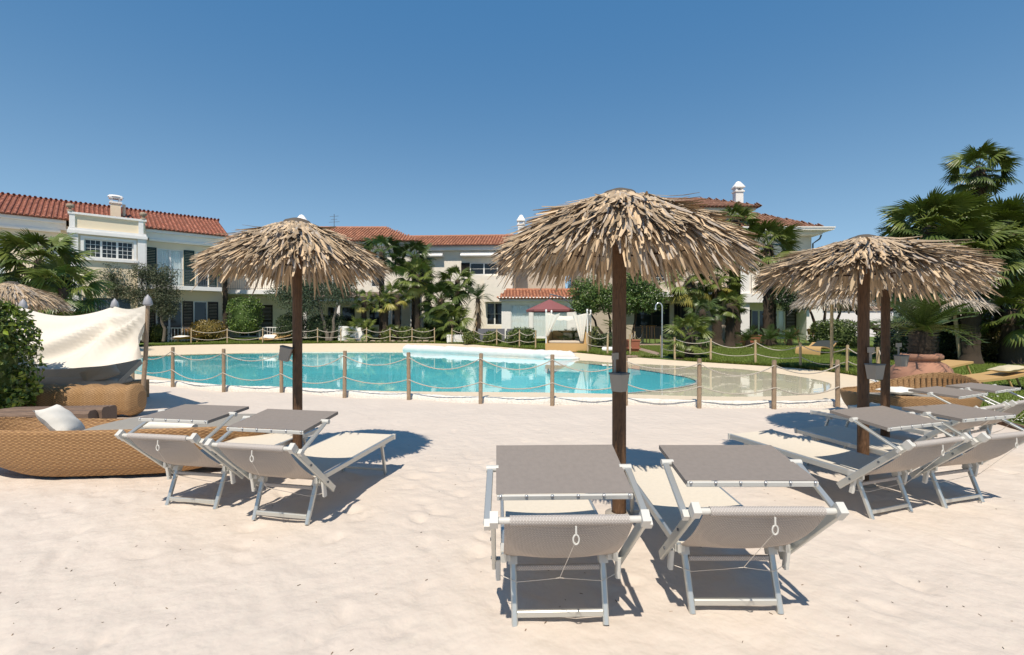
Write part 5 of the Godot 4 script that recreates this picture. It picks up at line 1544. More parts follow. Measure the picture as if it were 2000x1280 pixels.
# aluminium sunbed with sling and sun roof; origin under the back legs, foot end towards -z
func sunbed(label: String) -> Node3D:
	var o := thing("sunbed", label, "sunbed", Vector3.ZERO, 0, "aluminium sunbeds on the sand")
	var q := func(x: float, y: float, f: float) -> Vector3: return Vector3(x, y, -f)
	for s in [-1, 1]:
		var m := MB.new()
		m.bar(q.call(0.285 * s, 0.325, 0.03), q.call(0.285 * s, 0.36, 1.37), 0.024, 0.046)
		var rail := part("side_rail", m.mesh(), M.alu, o)
		var e := MB.new()
		e.box(q.call(0.285 * s, 0.36, 1.378), Vector3(0.032, 0.055, 0.02))
		part("end_cap", e.mesh(), M.plastic, rail)
		m = MB.new()
		m.bar(q.call(0.334 * s, 0.216, 0.191), q.call(0.334 * s, 0.653, -0.307), 0.022, 0.05)
		var back := part("back_rail", m.mesh(), M.alu, o)
		e = MB.new()
		var bb := Basis(Vector3.RIGHT, 0.72)
		e.box(q.call(0.331 * s, 0.655, -0.31), Vector3(0.036, 0.05, 0.055), bb)
		e.box(q.call(0.36 * s, 0.615, -0.262), Vector3(0.03, 0.036, 0.036), bb)
		part("corner_cap", e.mesh(), M.plastic, back)
		e = MB.new()
		for f in [0.19, 0.62]:
			e.tube([back_point(s * 0.346, f), back_point(s * 0.3465 + 0.003 * s, f)], 0.009, 8)
		part("rivet", e.mesh(), M.iron, back)
		m = MB.new()
		m.bar(q.call(0.229 * s, 0.0, 0.0), q.call(0.236 * s, 0.345, 0.135), 0.03, 0.03)
		var leg := part("leg", m.mesh(), M.alu, o)
		e = MB.new()
		e.box(q.call(0.236 * s, 0.30, 0.12), Vector3(0.046, 0.085, 0.05), Basis(Vector3.RIGHT, -0.37))
		e.box(q.call(0.275 * s, 0.325, 0.10), Vector3(0.05, 0.055, 0.09))
		part("bracket", e.mesh(), M.plastic, leg)
		m = MB.new()
		m.bar(q.call(0.232 * s, 0.0, 1.29), q.call(0.25 * s, 0.345, 1.17), 0.028, 0.028)
		leg = part("leg", m.mesh(), M.alu, o)
		e = MB.new()
		e.box(q.call(0.25 * s, 0.325, 1.175), Vector3(0.05, 0.05, 0.06))
		part("bracket", e.mesh(), M.plastic, leg)
		m = MB.new()
		m.bar(q.call(0.312 * s, 0.30, 0.085), q.call(0.312 * s, 0.185, 0.105), 0.026, 0.034)
		part("locking_foot", m.mesh(), M.plastic, o)
		m = MB.new()
		m.bar(q.call(0.362 * s, 0.615, -0.262), q.call(0.352 * s, 0.772, 0.07), 0.016, 0.032, Vector3.RIGHT)
		var arm := part("canopy_arm", m.mesh(), M.alu, o)
		e = MB.new()
		e.tube([q.call(0.31 * s, 0.768, 0.067), q.call(0.372 * s, 0.768, 0.067)], 0.018, 10)
		part("joint", e.mesh(), M.plastic, arm)
	var c := MB.new()
	c.bar(q.call(-0.285, 0.36, 1.37), q.call(0.285, 0.36, 1.37), 0.03, 0.03)
	part("foot_bar", c.mesh(), M.alu, o)
	c = MB.new()
	c.bar(q.call(-0.215, 0.05, 0.02), q.call(0.215, 0.05, 0.02), 0.024, 0.034)
	part("stretcher", c.mesh(), M.alu, o)
	c = MB.new()
	c.bar(q.call(-0.215, 0.245, 0.098), q.call(0.215, 0.245, 0.098), 0.022, 0.026)
	part("stretcher", c.mesh(), M.hem, o)
	c = MB.new()
	c.bar(q.call(-0.22, 0.05, 1.272), q.call(0.22, 0.05, 1.272), 0.022, 0.026)
	part("stretcher", c.mesh(), M.alu, o)
	# seat sling
	var P := []
	for i in 13:
		var f := lerpf(0.02, 1.37, i / 12.0)
		var row := []
		for k in 9:
			var x := lerpf(-0.275, 0.275, k / 8.0)
			var sag := 0.022 * (1.0 - pow(x / 0.275, 2.0)) * sin(PI * clampf(i / 12.0, 0.02, 0.98))
			row.append(q.call(x, 0.349 + 0.035 * i / 12.0 - sag, f))
		P.append(row)
	c = MB.new()
	c.grid(P)
	part("seat_sling", c.mesh(), M.slingfab, o)
	# back sling, hanging in a curve from the top bar to the hinge
	P = []
	for i in 13:
		var t := i / 12.0
		var row := []
		for k in 13:
			var x := lerpf(-0.285, 0.285, k / 12.0)
			var p := back_point(x, lerpf(0.985, 0.22, t))
			var sag := 0.075 * sin(PI * pow(t, 0.85)) * (0.35 + 0.65 * (1.0 - pow(absf(x) / 0.285, 2.5)))
			row.append(p + Vector3(0, -0.76, 0.65) * sag + Vector3(0, 0.0, 0))
		P.append(row)
	c = MB.new()
	c.grid(P)
	part("back_sling", c.mesh(), M.sling_mesh, o)
	c = MB.new()
	c.tube([q.call(-0.318, 0.648, -0.302), q.call(0.318, 0.648, -0.302)], 0.015, 10)
	part("top_bar", c.mesh(), M.plastic, o)
	c = MB.new()
	c.tube([q.call(-0.262, 0.648, -0.302), q.call(0.262, 0.648, -0.302)], 0.0215, 12)
	part("top_hem", c.mesh(), M.hem, o)
	# pull cord with its ring
	c = MB.new()
	var rp := []
	for i in 15: rp.append(q.call(0.025 + sin(TAU * i / 14) * 0.013, 0.572 + cos(TAU * i / 14) * 0.021, -0.327))
	c.tube(rp, 0.0042, 6)
	c.tube([q.call(0.025, 0.63, -0.326), q.call(0.025, 0.592, -0.328)], 0.005, 6)
	part("pull_ring", c.mesh(), M.plastic, o)
	c = MB.new()
	c.tube([q.call(0.02, 0.56, -0.33), q.call(-0.02, 0.30, -0.12)], 0.0018, 4)
	for s in [-1, 1]:
		c.tube([q.call(-0.02, 0.30, -0.12), q.call(0.10 * s, 0.245, -0.03), q.call(0.22 * s, 0.20, 0.04), q.call(0.312 * s, 0.21, 0.1)], 0.0018, 4)
	part("pull_cord", c.mesh(), M.whitecloth, o)
	# sun roof, hung between the arms
	var can := MB.new()
	P = []
	for j in 9:
		var f := lerpf(-0.233, 0.212, j / 8.0)
		var row := []
		for k in 9: row.append(Vector3(lerpf(-0.322, 0.322, k / 8.0), 0.012 - 0.006 * sin(PI * j / 8.0) * sin(PI * k / 8.0), -f))
		P.append(row)
	can.grid(P)
	for s in [-1, 1]:
		can.face(Vector3(0.322 * s, 0.012, 0.233), Vector3(0.322 * s, 0.012, -0.212), Vector3(0.322 * s, -0.012, -0.212), Vector3(0.322 * s, -0.012, 0.233), Vector3(s, 0, 0))
	can.face(Vector3(-0.322, 0.012, -0.212), Vector3(0.322, 0.012, -0.212), Vector3(0.322, -0.012, -0.212), Vector3(-0.322, -0.012, -0.212), Vector3(0, 0, -1))
	var cn := part("canopy", can.mesh(), M.canopyfab, o, Transform3D(Basis(), Vector3(0, 0.768, -0.067)))
	c = MB.new()
	for s in [-1, 1]: c.bar(Vector3(0.312 * s, -0.002, 0.225), Vector3(0.312 * s, -0.002, -0.205), 0.014, 0.018)
	c.bar(Vector3(-0.312, -0.002, -0.2), Vector3(0.312, -0.002, -0.2), 0.014, 0.018)
	c.bar(Vector3(-0.318, -0.004, 0.236), Vector3(0.318, -0.004, 0.236), 0.014, 0.026)
	part("canopy_frame", c.mesh(), M.plastic, cn)
	for i in 6:
		c = MB.new()
		c.blob(Vector3(lerpf(-0.302, 0.302, i / 5.0), 0.006, 0.243), Vector3.ONE * 0.0085, 1.0, 8, 6)
		part("stud", c.mesh(), M.steel, cn)
	return o

func back_point(x: float, t: float) -> Vector3: # along the back rail: 0 low end, 1 top
	return Vector3(x, lerpf(0.216, 0.653, t), -lerpf(0.191, -0.307, t))

func sunbeds() -> void:
	var spots := [[0.243, 2.452, -0.03, 0.28, "sunbed at the front left of the middle pair, seen straight from behind"], [1.169, 2.553, 0.0, 0.15, "sunbed at the front right of the middle pair, leaf shadows on its roof"],
		[-1.769, 3.742, 0.204, 0.137, "right sunbed of the left pair, its foot in the parasol's shadow"], [-2.651, 4.05, 0.187, 0.085, "left sunbed of the left pair, against the big wicker boat daybed"],
		[3.0, 3.874, -0.362, 0.127, "nearest sunbed of the right group, cream foot end pointing left"], [3.779, 4.101, -0.312, 0.048, "second sunbed of the right group, its foot shaded by the parasol"],
		[4.82, 5.36, -0.47, 0.05, "third sunbed of the right group, behind the second pole"], [5.58, 5.75, -0.47, 0.03, "farthest sunbed of the right group, on the edge of the lawn"]]
	var first := sunbed(spots[0][4])
	for i in spots.size():
		var s: Array = spots[i]
		var o := first if i == 0 else dup(first, "sunbed", Vector3.ZERO, 0, s[4])
		o.position = V(s[0], 0.0, s[1])
		o.rotation.y = -s[2]
		(o.get_node("canopy") as Node3D).rotation.x = s[3]

# boat-shaped wicker hull: plan is a rounded oval, rim height from a function of the angle
func hull(mb: MB, a: float, b: float, e: float, rim: Callable, foot: float, belly: float, inner: float, lift := 0.0) -> void:
	var segs := 56
	var outer_p := []
	for j in 9:
		var t := j / 8.0
		var row := []
		for i in segs + 1:
			var th := TAU * i / segs
			var rh: float = rim.call(th)
			var k := foot + (1.0 - foot) * pow(t, 0.6) + belly * sin(PI * t)
			var lo := 0.03 + lift * pow(absf(cos(th)), 5.0)
			row.append(Vector3(mb.cp(cos(th), e) * a * k, lo + (rh - lo) * t, mb.cp(sin(th), e) * b * k))
		outer_p.append(row)
	mb.grid(outer_p, Vector3(0, 0.2, 0))
	var lip := []
	for j in 7:
		var q := PI * j / 6.0
		var row := []
		for i in segs + 1:
			var th := TAU * i / segs
			var rh: float = rim.call(th)
			var k := 1.0 - inner * (1.0 - cos(q)) / 2.0
			row.append(Vector3(mb.cp(cos(th), e) * a * k, rh + 0.035 * sin(q), mb.cp(sin(th), e) * b * k))
		lip.append(row)
	mb.grid(lip, Vector3(0, -0.3, 0))
	var inn := []
	for j in 6:
		var t := j / 5.0
		var row := []
		for i in segs + 1:
			var th := TAU * i / segs
			var rh: float = rim.call(th)
			var k := (1.0 - inner) * (1.0 - 0.12 * t)
			row.append(Vector3(mb.cp(cos(th), e) * a * k, lerpf(rh, 0.22, t), mb.cp(sin(th), e) * b * k))
		inn.append(row)
	mb.grid(inn, Vector3(0, 3, 0))
	for i in segs:
		mb.flat(Vector3(0, 0.22, 0), inn[5][i], inn[5][i + 1])

func pillow(called: String, label: String, at: Vector3, s: Vector3, b: Basis, m: Material, cat := "cushion", group := "") -> void:
	var mb := MB.new()
	var P := []
	for side in [1, -1]:
		P = []
		for j in 13:
			var row := []
			for i in 13:
				var x := i / 6.0 - 1.0
				var z := j / 6.0 - 1.0
				var h := pow(clampf((1.0 - pow(absf(x), 2.4)) * (1.0 - pow(absf(z), 2.4)), 0, 1), 0.55)
				var pin := 1.0 - 0.08 * (1.0 - x * x) * absf(z) - 0.0
				var pin2 := 1.0 - 0.08 * (1.0 - z * z) * absf(x)
				row.append(b * Vector3(x * s.x * pin2, side * s.y * h + 0.004 * sin(x * 9.0 + z * 4.0), z * s.z * pin))
			P.append(row)
		mb.grid(P, null, b * Vector3(0, side, 0))
	solo(called, mb.mesh(), m, label, cat, at, 0, group)

func daybeds() -> void:
	# big wicker boat in the left foreground
	var o := thing("wicker_daybed", "big boat-shaped wicker daybed in the left foreground beside the sunbeds", "daybed", V(-4.02, 0.0, 5.25), 0.12)
	var mb := MB.new()
	var rimf := func(th: float) -> float: return 0.42 + 0.08 * pow(maxf(0.0, -cos(th)), 2.0) + 0.05 * sin(th)
	hull(mb, 1.58, 0.60, 0.78, rimf, 0.74, 0.02, 0.05, 0.24)
	part("basket", mb.mesh(), M.wicker, o)
	var mt := MB.new()
	mt.blob(Vector3(0.5, 0.36, -0.08), Vector3(0.98, 0.10, 0.54), 0.5, 28, 8, Basis(), 0.02, 8)
	part("mattress", mt.mesh(), M.greycushion, o)
	pillow("cushion", "quilted white cushion leaning inside the big wicker boat daybed", V(-4.68, 0.50, 5.1), Vector3(0.21, 0.085, 0.21), Basis(Vector3.UP, 0.3) * Basis(Vector3.BACK, -0.85), M.whitecushion)
	var bo := MB.new()
	bo.tube([V(-3.72, 0.475, 5.0), V(-3.6, 0.49, 4.98), V(-3.3, 0.485, 4.94), V(-3.18, 0.475, 4.92)], [0.04, 0.07, 0.07, 0.045], 14, 0.8)
	solo("bolster", bo.mesh(), M.whitecushion, "white bolster lying on the grey mattress behind the left sunbed", "cushion")
	# timber beam table
	var lg := thing("timber_table", "low dark table made of a split timber beam between the two left daybeds", "table", V(-5.92, 0, 6.35), 0.12)
	for q in [[-0.15, 0.17, 0.425, 0.0], [0.02, 0.16, 0.437, 0.03], [0.185, 0.165, 0.42, -0.02]]:
		var lm := MB.new()
		lm.bar(Vector3(-0.62 + q[3], q[2] / 2, q[0]), Vector3(0.60 + q[3], q[2] / 2 + 0.004, q[0]), q[1], q[2])
		part("timber", lm.mesh(), M.log, lg)
	# canopy bed with hanging cloth behind it
	var c := thing("canopy_daybed", "wicker canopy daybed with ribbed front roll and sagging white cloth on the left", "daybed", V(-7.05, 0, 8.9), 0.10)
	var roll := MB.new()
	var P := []
	for i in 61:
		var t := i / 60.0
		var x := lerpf(-2.4, 0.80, t)
		var bulge := 1.0 + 0.06 * sin(t * 60.0)
		var endk := pow(clampf(minf(t, 1.0 - t) / 0.035, 0, 1), 0.4)
		var row := []
		for k in 21:
			var a := TAU * k / 20
			row.append(Vector3(x, 0.265 + signf(sin(a)) * pow(absf(sin(a)), 0.7) * 0.255 * bulge * (0.55 + 0.45 * endk), 0.78 + signf(cos(a)) * pow(absf(cos(a)), 0.75) * 0.22 * bulge * (0.55 + 0.45 * endk)))
		P.append(row)
	roll.grid(P, Vector3(-0.2, 0.265, 0.78))
	for e in [0, 60]:
		for k in 20: roll.flat(Vector3(P[e][0].x, 0.265, 0.78), P[e][k], P[e][k + 1], Vector3(-1 if e == 0 else 1, 0, 0))
	part("front_roll", roll.mesh(), M.wicker_tan, c)
	var bs := MB.new()
	bs.box(Vector3(-1.3, 0.22, -0.3), Vector3(2.1, 0.36, 1.75))
	part("base", bs.mesh(), M.wicker_tan, c)
	var mat := MB.new()
	mat.blob(Vector3(-1.3, 0.44, -0.15), Vector3(1.05, 0.09, 0.8), 0.35, 24, 8)
	mat.box(Vector3(-1.75, 0.56, -0.62), Vector3(0.85, 0.09, 0.62), Basis(Vector3.RIGHT, 0.55))
	mat.box(Vector3(-0.78, 0.60, -0.62), Vector3(1.05, 0.10, 0.75), Basis(Vector3.RIGHT, 0.5))
	part("mattress", mat.mesh(), M.browncushion, c)
	var tops := [Vector3(0.82, 1.86, 0.66), Vector3(-0.82, 1.88, -1.05), Vector3(-2.3, 1.86, 0.66), Vector3(-2.5, 1.86, -1.05)]
	var feet := [Vector3(0.68, 0.1, 0.6), Vector3(-0.90, 0.0, -1.05), Vector3(-2.2, 0.1, 0.6), Vector3(-2.0, 0.0, -1.05)]
	for i in 4:
		var pm := MB.new()
		pm.tube([feet[i], feet[i].lerp(tops[i], 0.5) + Vector3(0.015, 0, 0), tops[i]], [0.036, 0.034, 0.03], 10)
		var ps := part("post", pm.mesh(), M.post, c)
		var cone := MB.new()
		cone.lathe([Vector2(0.035, -0.03), Vector2(0.075, 0.0), Vector2(0.05, 0.10), Vector2(0.0, 0.17)], 12, tops[i])
		part("post_cap", cone.mesh(), plain(0.33, 0.33, 0.35, 0.5), ps)
	# sagging cloth
	P = []
	for j in 25:
		var v := j / 24.0
		var row := []
		for i in 49:
			var u := i / 48.0
			var te: Vector3
			var back: Vector3 = tops[3].lerp(tops[1], clampf(u / 0.8, 0, 1)) + Vector3(0, -0.20 * 4.0 * clampf(u / 0.8, 0, 1) * (1.0 - clampf(u / 0.8, 0, 1)), 0)
			te = back if u < 0.8 else tops[1].lerp(tops[0], (u - 0.8) / 0.2) + Vector3(0, -0.07 * sin(PI * (u - 0.8) / 0.2), 0)
			var hem: Vector3 = tops[2].lerp(feet[2], 0.5).lerp(tops[0].lerp(feet[0], 0.52), u) + Vector3(0, -0.19 * 4.0 * u * (1.0 - u), 0.04)
			var p := te.lerp(hem, v)
			p.y -= 0.10 * sin(PI * v) * (1.0 - u * u * 0.7) * (1.0 - v * 0.5)
			p.z += 0.12 * sin(PI * v) * sin(PI * u)
			var fan_a := atan2(v * 0.95 + 0.02, (1.0 - u) * 1.7 + 0.03)
			var dist := sqrt(pow(1.0 - u, 2.0) * 2.5 + v * v)
			var amp := 0.055 * clampf(dist * 1.6, 0, 1) * sin(PI * clampf(v * 0.92 + 0.06, 0, 1))
			var fold := sin(fan_a * 15.0 + 1.2 * sin(u * 4.0))
			fold = sin(fan_a * 13.0 + 1.1 * sin(u * 3.0)) + 0.4 * sin(fan_a * 24.0 + 2.0 * u)
			amp = 0.17 * clampf(dist * 1.5, 0.05, 1.0) * sin(PI * clampf(v * 0.9 + 0.07, 0, 1))
			p += Vector3(0, 0.35, 0.95) * amp * fold
			row.append(p)
		P.append(row)
	var cl := MB.new()
	cl.grid(P, null, Vector3(0, 0.5, 1))
	part("hanging_cloth", cl.mesh(), M.whitecloth, c)
	pillow("cushion", "dark brown square cushion on the left canopy daybed", V(-7.5, 0.63, 8.95), Vector3(0.28, 0.09, 0.28), Basis(Vector3.RIGHT, 0.42) * Basis(Vector3.UP, 0.78), M.browncushion)
	# boat-shaped wicker daybed on the right
	var r := thing("wicker_daybed", "boat-shaped wicker daybed with high back at the right, in front of the pink jar", "daybed", V(6.42, 0.0, 7.95), -0.1)
	var rb := MB.new()
	var rimr := func(th: float) -> float: return 0.40 + 0.28 * pow(maxf(0.0, cos(th + 0.5)), 1.4)
	hull(rb, 0.96, 0.66, 0.85, rimr, 0.74, 0.03, 0.06)
	part("basket", rb.mesh(), M.wicker_tan, r)
	var sl := MB.new()
	for i in 30:
		var th := lerpf(-1.9, 0.9, i / 29.0)
		var h: float = rimr.call(th)
		var d := Vector3(cos(th) * 0.96, 0, sin(th) * 0.66)
		sl.bar(d * 0.90 + Vector3(0, 0.3, 0), d * 0.925 + Vector3(0, h, 0), 0.018, 0.012, d)
	part("inner_ribs", sl.mesh(), M.wicker, r)
	var rm := MB.new()
	rm.blob(Vector3(-0.15, 0.31, 0), Vector3(0.68, 0.06, 0.5), 0.6, 22, 6)
	part("mattress", rm.mesh(), M.greycushion, r)
	pillow("cushion", "cream cushion on the right wicker boat daybed", V(6.3, 0.44, 7.98), Vector3(0.26, 0.06, 0.2), Basis(Vector3.UP, 0.1), M.whitecushion)
	# canopy daybed on the far lawn
	var f := thing("canopy_daybed", "wicker daybed with white curtains under the maroon umbrella across the pool", "daybed", V(2.72, 0.27, 23.6), -0.28)
	var fb := MB.new()
	fb.box(Vector3(0, 0.2, 0), Vector3(2.0, 0.38, 1.35))
	part("base", fb.mesh(), M.wicker_light, f)
	var fs := MB.new()
	fs.box(Vector3(-0.95, 0.66, -0.05), Vector3(0.1, 0.55, 1.25))
	fs.box(Vector3(0.9, 0.66, -0.05), Vector3(0.2, 0.55, 1.25))
	fs.box(Vector3(0, 0.68, -0.63), Vector3(1.78, 0.6, 0.1))
	part("backrest", fs.mesh(), M.wicker_light, f)
	var fm := MB.new()
	fm.blob(Vector3(-0.04, 0.44, 0.02), Vector3(0.88, 0.08, 0.62), 0.3, 20, 6)
	part("mattress", fm.mesh(), plain(0.50, 0.42, 0.33, 0.9), f)
	for x in [-0.97, 0.97]:
		for z in [-0.66, 0.62]:
			var pm := MB.new()
			pm.tube([Vector3(x, 0, z), Vector3(x, 1.86, z)], 0.032, 8)
			var ps := part("post", pm.mesh(), M.white, f)
			var bl := MB.new()
			bl.blob(Vector3(x, 1.92, z), Vector3(0.045, 0.08, 0.045), 1.0, 10, 6)
			part("post_cap", bl.mesh(), M.white, ps)
	P = []
	for j in 9:
		var row := []
		for i in 17:
			var x := lerpf(-0.97, 0.97, i / 16.0)
			row.append(Vector3(x, 1.80 - 0.14 * sin(PI * i / 16.0) - 0.1 * sin(PI * j / 8.0), lerpf(-0.66, 0.66, j / 8.0)))
		P.append(row)
	P.append([])
	for i in 17: P[9].append(P[8][i] + Vector3(0, -0.2 + 0.02 * sin(i * 2.0), 0.02))
	var fc := MB.new()
	fc.grid(P)
	part("cloth_roof", fc.mesh(), M.whitecloth, f)
	for s in [-1, 1]:
		P = []
		for j in 13:
			var v := j / 12.0
			var row := []
			for i in 15:
				var u := i / 14.0
				var width := lerpf(1.0, 0.08 if s > 0 else 0.35, pow(v, 0.8))
				var zc := lerpf(0.0, 0.35, v)
				row.append(Vector3(s * 0.99 + 0.03 * sin(u * 16.0) * (1.0 - 0.4 * v) - (0.5 * s * (1 - u) * v * 0.4 if s > 0 else 0.0), 1.82 - v * (1.35 if s > 0 else 1.25) - 0.1 * sin(PI * u) * (1.0 - v), zc + (u - 0.5) * 1.28 * width))
			P.append(row)
		fc = MB.new()
		fc.grid(P, null, Vector3(s, 0, 0.3))
		part("curtain", fc.mesh(), M.whitecloth, f)
	P = []
	for j in 11:
		var v := j / 10.0
		var row := []
		for i in 13:
			var u := i / 12.0
			row.append(Vector3(lerpf(-1.0, -0.28, u) * (1.0 - v) + lerpf(-0.98, -0.86, u) * v, 1.82 - 1.1 * v - 0.1 * sin(PI * u) * (1.0 - v), 0.69 + 0.03 * sin(u * 18.0) * (0.4 + v)))
		P.append(row)
	fc = MB.new()
	fc.grid(P, null, Vector3(0, 0, 1))
	part("curtain", fc.mesh(), M.whitecloth, f)
	# corner curtain bunched to a point at the front right
	P = []
	for j in 13:
		var v := j / 12.0
		var row := []
		for i in 17:
			var u := i / 16.0
			row.append(Vector3(lerpf(0.28, 1.0, u) * (1.0 - v) + lerpf(0.66, 0.80, u) * v, 1.82 - 1.32 * v - 0.12 * sin(PI * u) * (1.0 - v), 0.70 + 0.035 * sin(u * 20.0) * (0.4 + v)))
		P.append(row)
	fc = MB.new()
	fc.grid(P, null, Vector3(0, 0, 1))
	part("curtain", fc.mesh(), M.whitecloth, f)
	pillow("cushion", "left beige cushion against the back of the far canopy daybed", V(2.72, 0.93, 23.95), Vector3(0.25, 0.10, 0.24), Basis(Vector3.UP, -0.28) * Basis(Vector3.RIGHT, 1.25), M.beigecushion)
	pillow("cushion", "right beige cushion against the back of the far canopy daybed", V(3.27, 0.93, 23.8), Vector3(0.25, 0.10, 0.24), Basis(Vector3.UP, -0.28) * Basis(Vector3.RIGHT, 1.25), M.beigecushion)

# woven lounger whose side profile is a wave; local +x is the head
func wave_lounger(label: String, at: Vector3, turn: float, prof: Array, width: float, m: Material, legs: Array) -> Node3D:
	var o := thing("wicker_lounger", label, "lounger", at, turn, "wicker loungers on the lawn")
	var b := MB.new()
	var curve := Curve3D.new()
	for i in prof.size():
		var p := Vector3(prof[i].x, prof[i].y, 0)
		var t := (Vector3(prof[mini(i + 1, prof.size() - 1)].x, prof[mini(i + 1, prof.size() - 1)].y, 0) - Vector3(prof[maxi(i - 1, 0)].x, prof[maxi(i - 1, 0)].y, 0)) * 0.2
		curve.add_point(p, -t, t)
	var pts := curve.tessellate(4, 3)
	for i in pts.size() - 1:
		var a := pts[i]
		var c := pts[i + 1]
		var h := Vector3(0, 0.025, 0)
		var w := Vector3(0, 0, width / 2)
		b.hexa([a - h - w, c - h - w, c - h + w, a - h + w, a + h - w, c + h - w, c + h + w, a + h + w])
	part("woven_seat", b.mesh(), m, o)
	for l in legs:
		for s in [-1, 1]:
			var g := MB.new()
			g.tube([Vector3(l[0], l[1], s * width * 0.42), Vector3(l[2], 0.0, s * width * 0.44)], 0.022, 6)
			part("leg", g.mesh(), m, o)
	return o

func armchair(label: String, at: Vector3, turn: float, m: Material) -> Node3D:
	var o := thing("armchair", label, "chair", at, turn, "rattan chairs on the terrace")
	var s := MB.new()
	s.box(Vector3(0, 0.43, 0), Vector3(0.52, 0.05, 0.5))
	part("seat", s.mesh(), m, o)
	s = MB.new()
	var P := []
	for j in 4:
		var row := []
		for i in 11:
			var a := lerpf(-1.5, 1.5, i / 10.0)
			row.append(Vector3(sin(a) * 0.29, 0.5 + j * 0.12, 0.0 + cos(a) * 0.28 + j * 0.02))
		P.append(row)
	s.grid(P, Vector3(0, 0.6, -0.5))
	part("backrest", s.mesh(), m, o)
	s = MB.new()
	var arm := []
	for i in 13:
		var a := lerpf(-2.1, 2.1, i / 12.0)
		arm.append(Vector3(sin(a) * 0.31, 0.68 + 0.2 * maxf(0.0, cos(a)), cos(a) * 0.3 + 0.03))
	s.tube(arm, 0.02, 6)
	part("arm_rail", s.mesh(), m, o)
	for x in [-0.25, 0.25]:
		for z in [-0.24, 0.24]:
			s = MB.new()
			s.tube([Vector3(x, 0.68 if z < 0 else 0.45, z * 0.95), Vector3(x * 1.05, 0, z * 1.1)], 0.018, 6)
			part("leg", s.mesh(), m, o)
	return o

func round_table(label: String, at: Vector3, r: float, h: float, m: Material) -> void:
	var o := thing("table", label, "table", at)
	var s := MB.new()
	s.lathe([Vector2(0, h - 0.04), Vector2(r, h - 0.04), Vector2(r, h), Vector2(0, h)], 20)
	part("tabletop", s.mesh(), m, o)
	for i in 4:
		s = MB.new()
		var a := TAU * i / 4 + 0.5
		s.tube([Vector3(cos(a) * r * 0.7, h - 0.04, sin(a) * r * 0.7), Vector3(cos(a) * r * 0.85, 0, sin(a) * r * 0.85)], 0.025, 6)
		part("leg", s.mesh(), m, o)

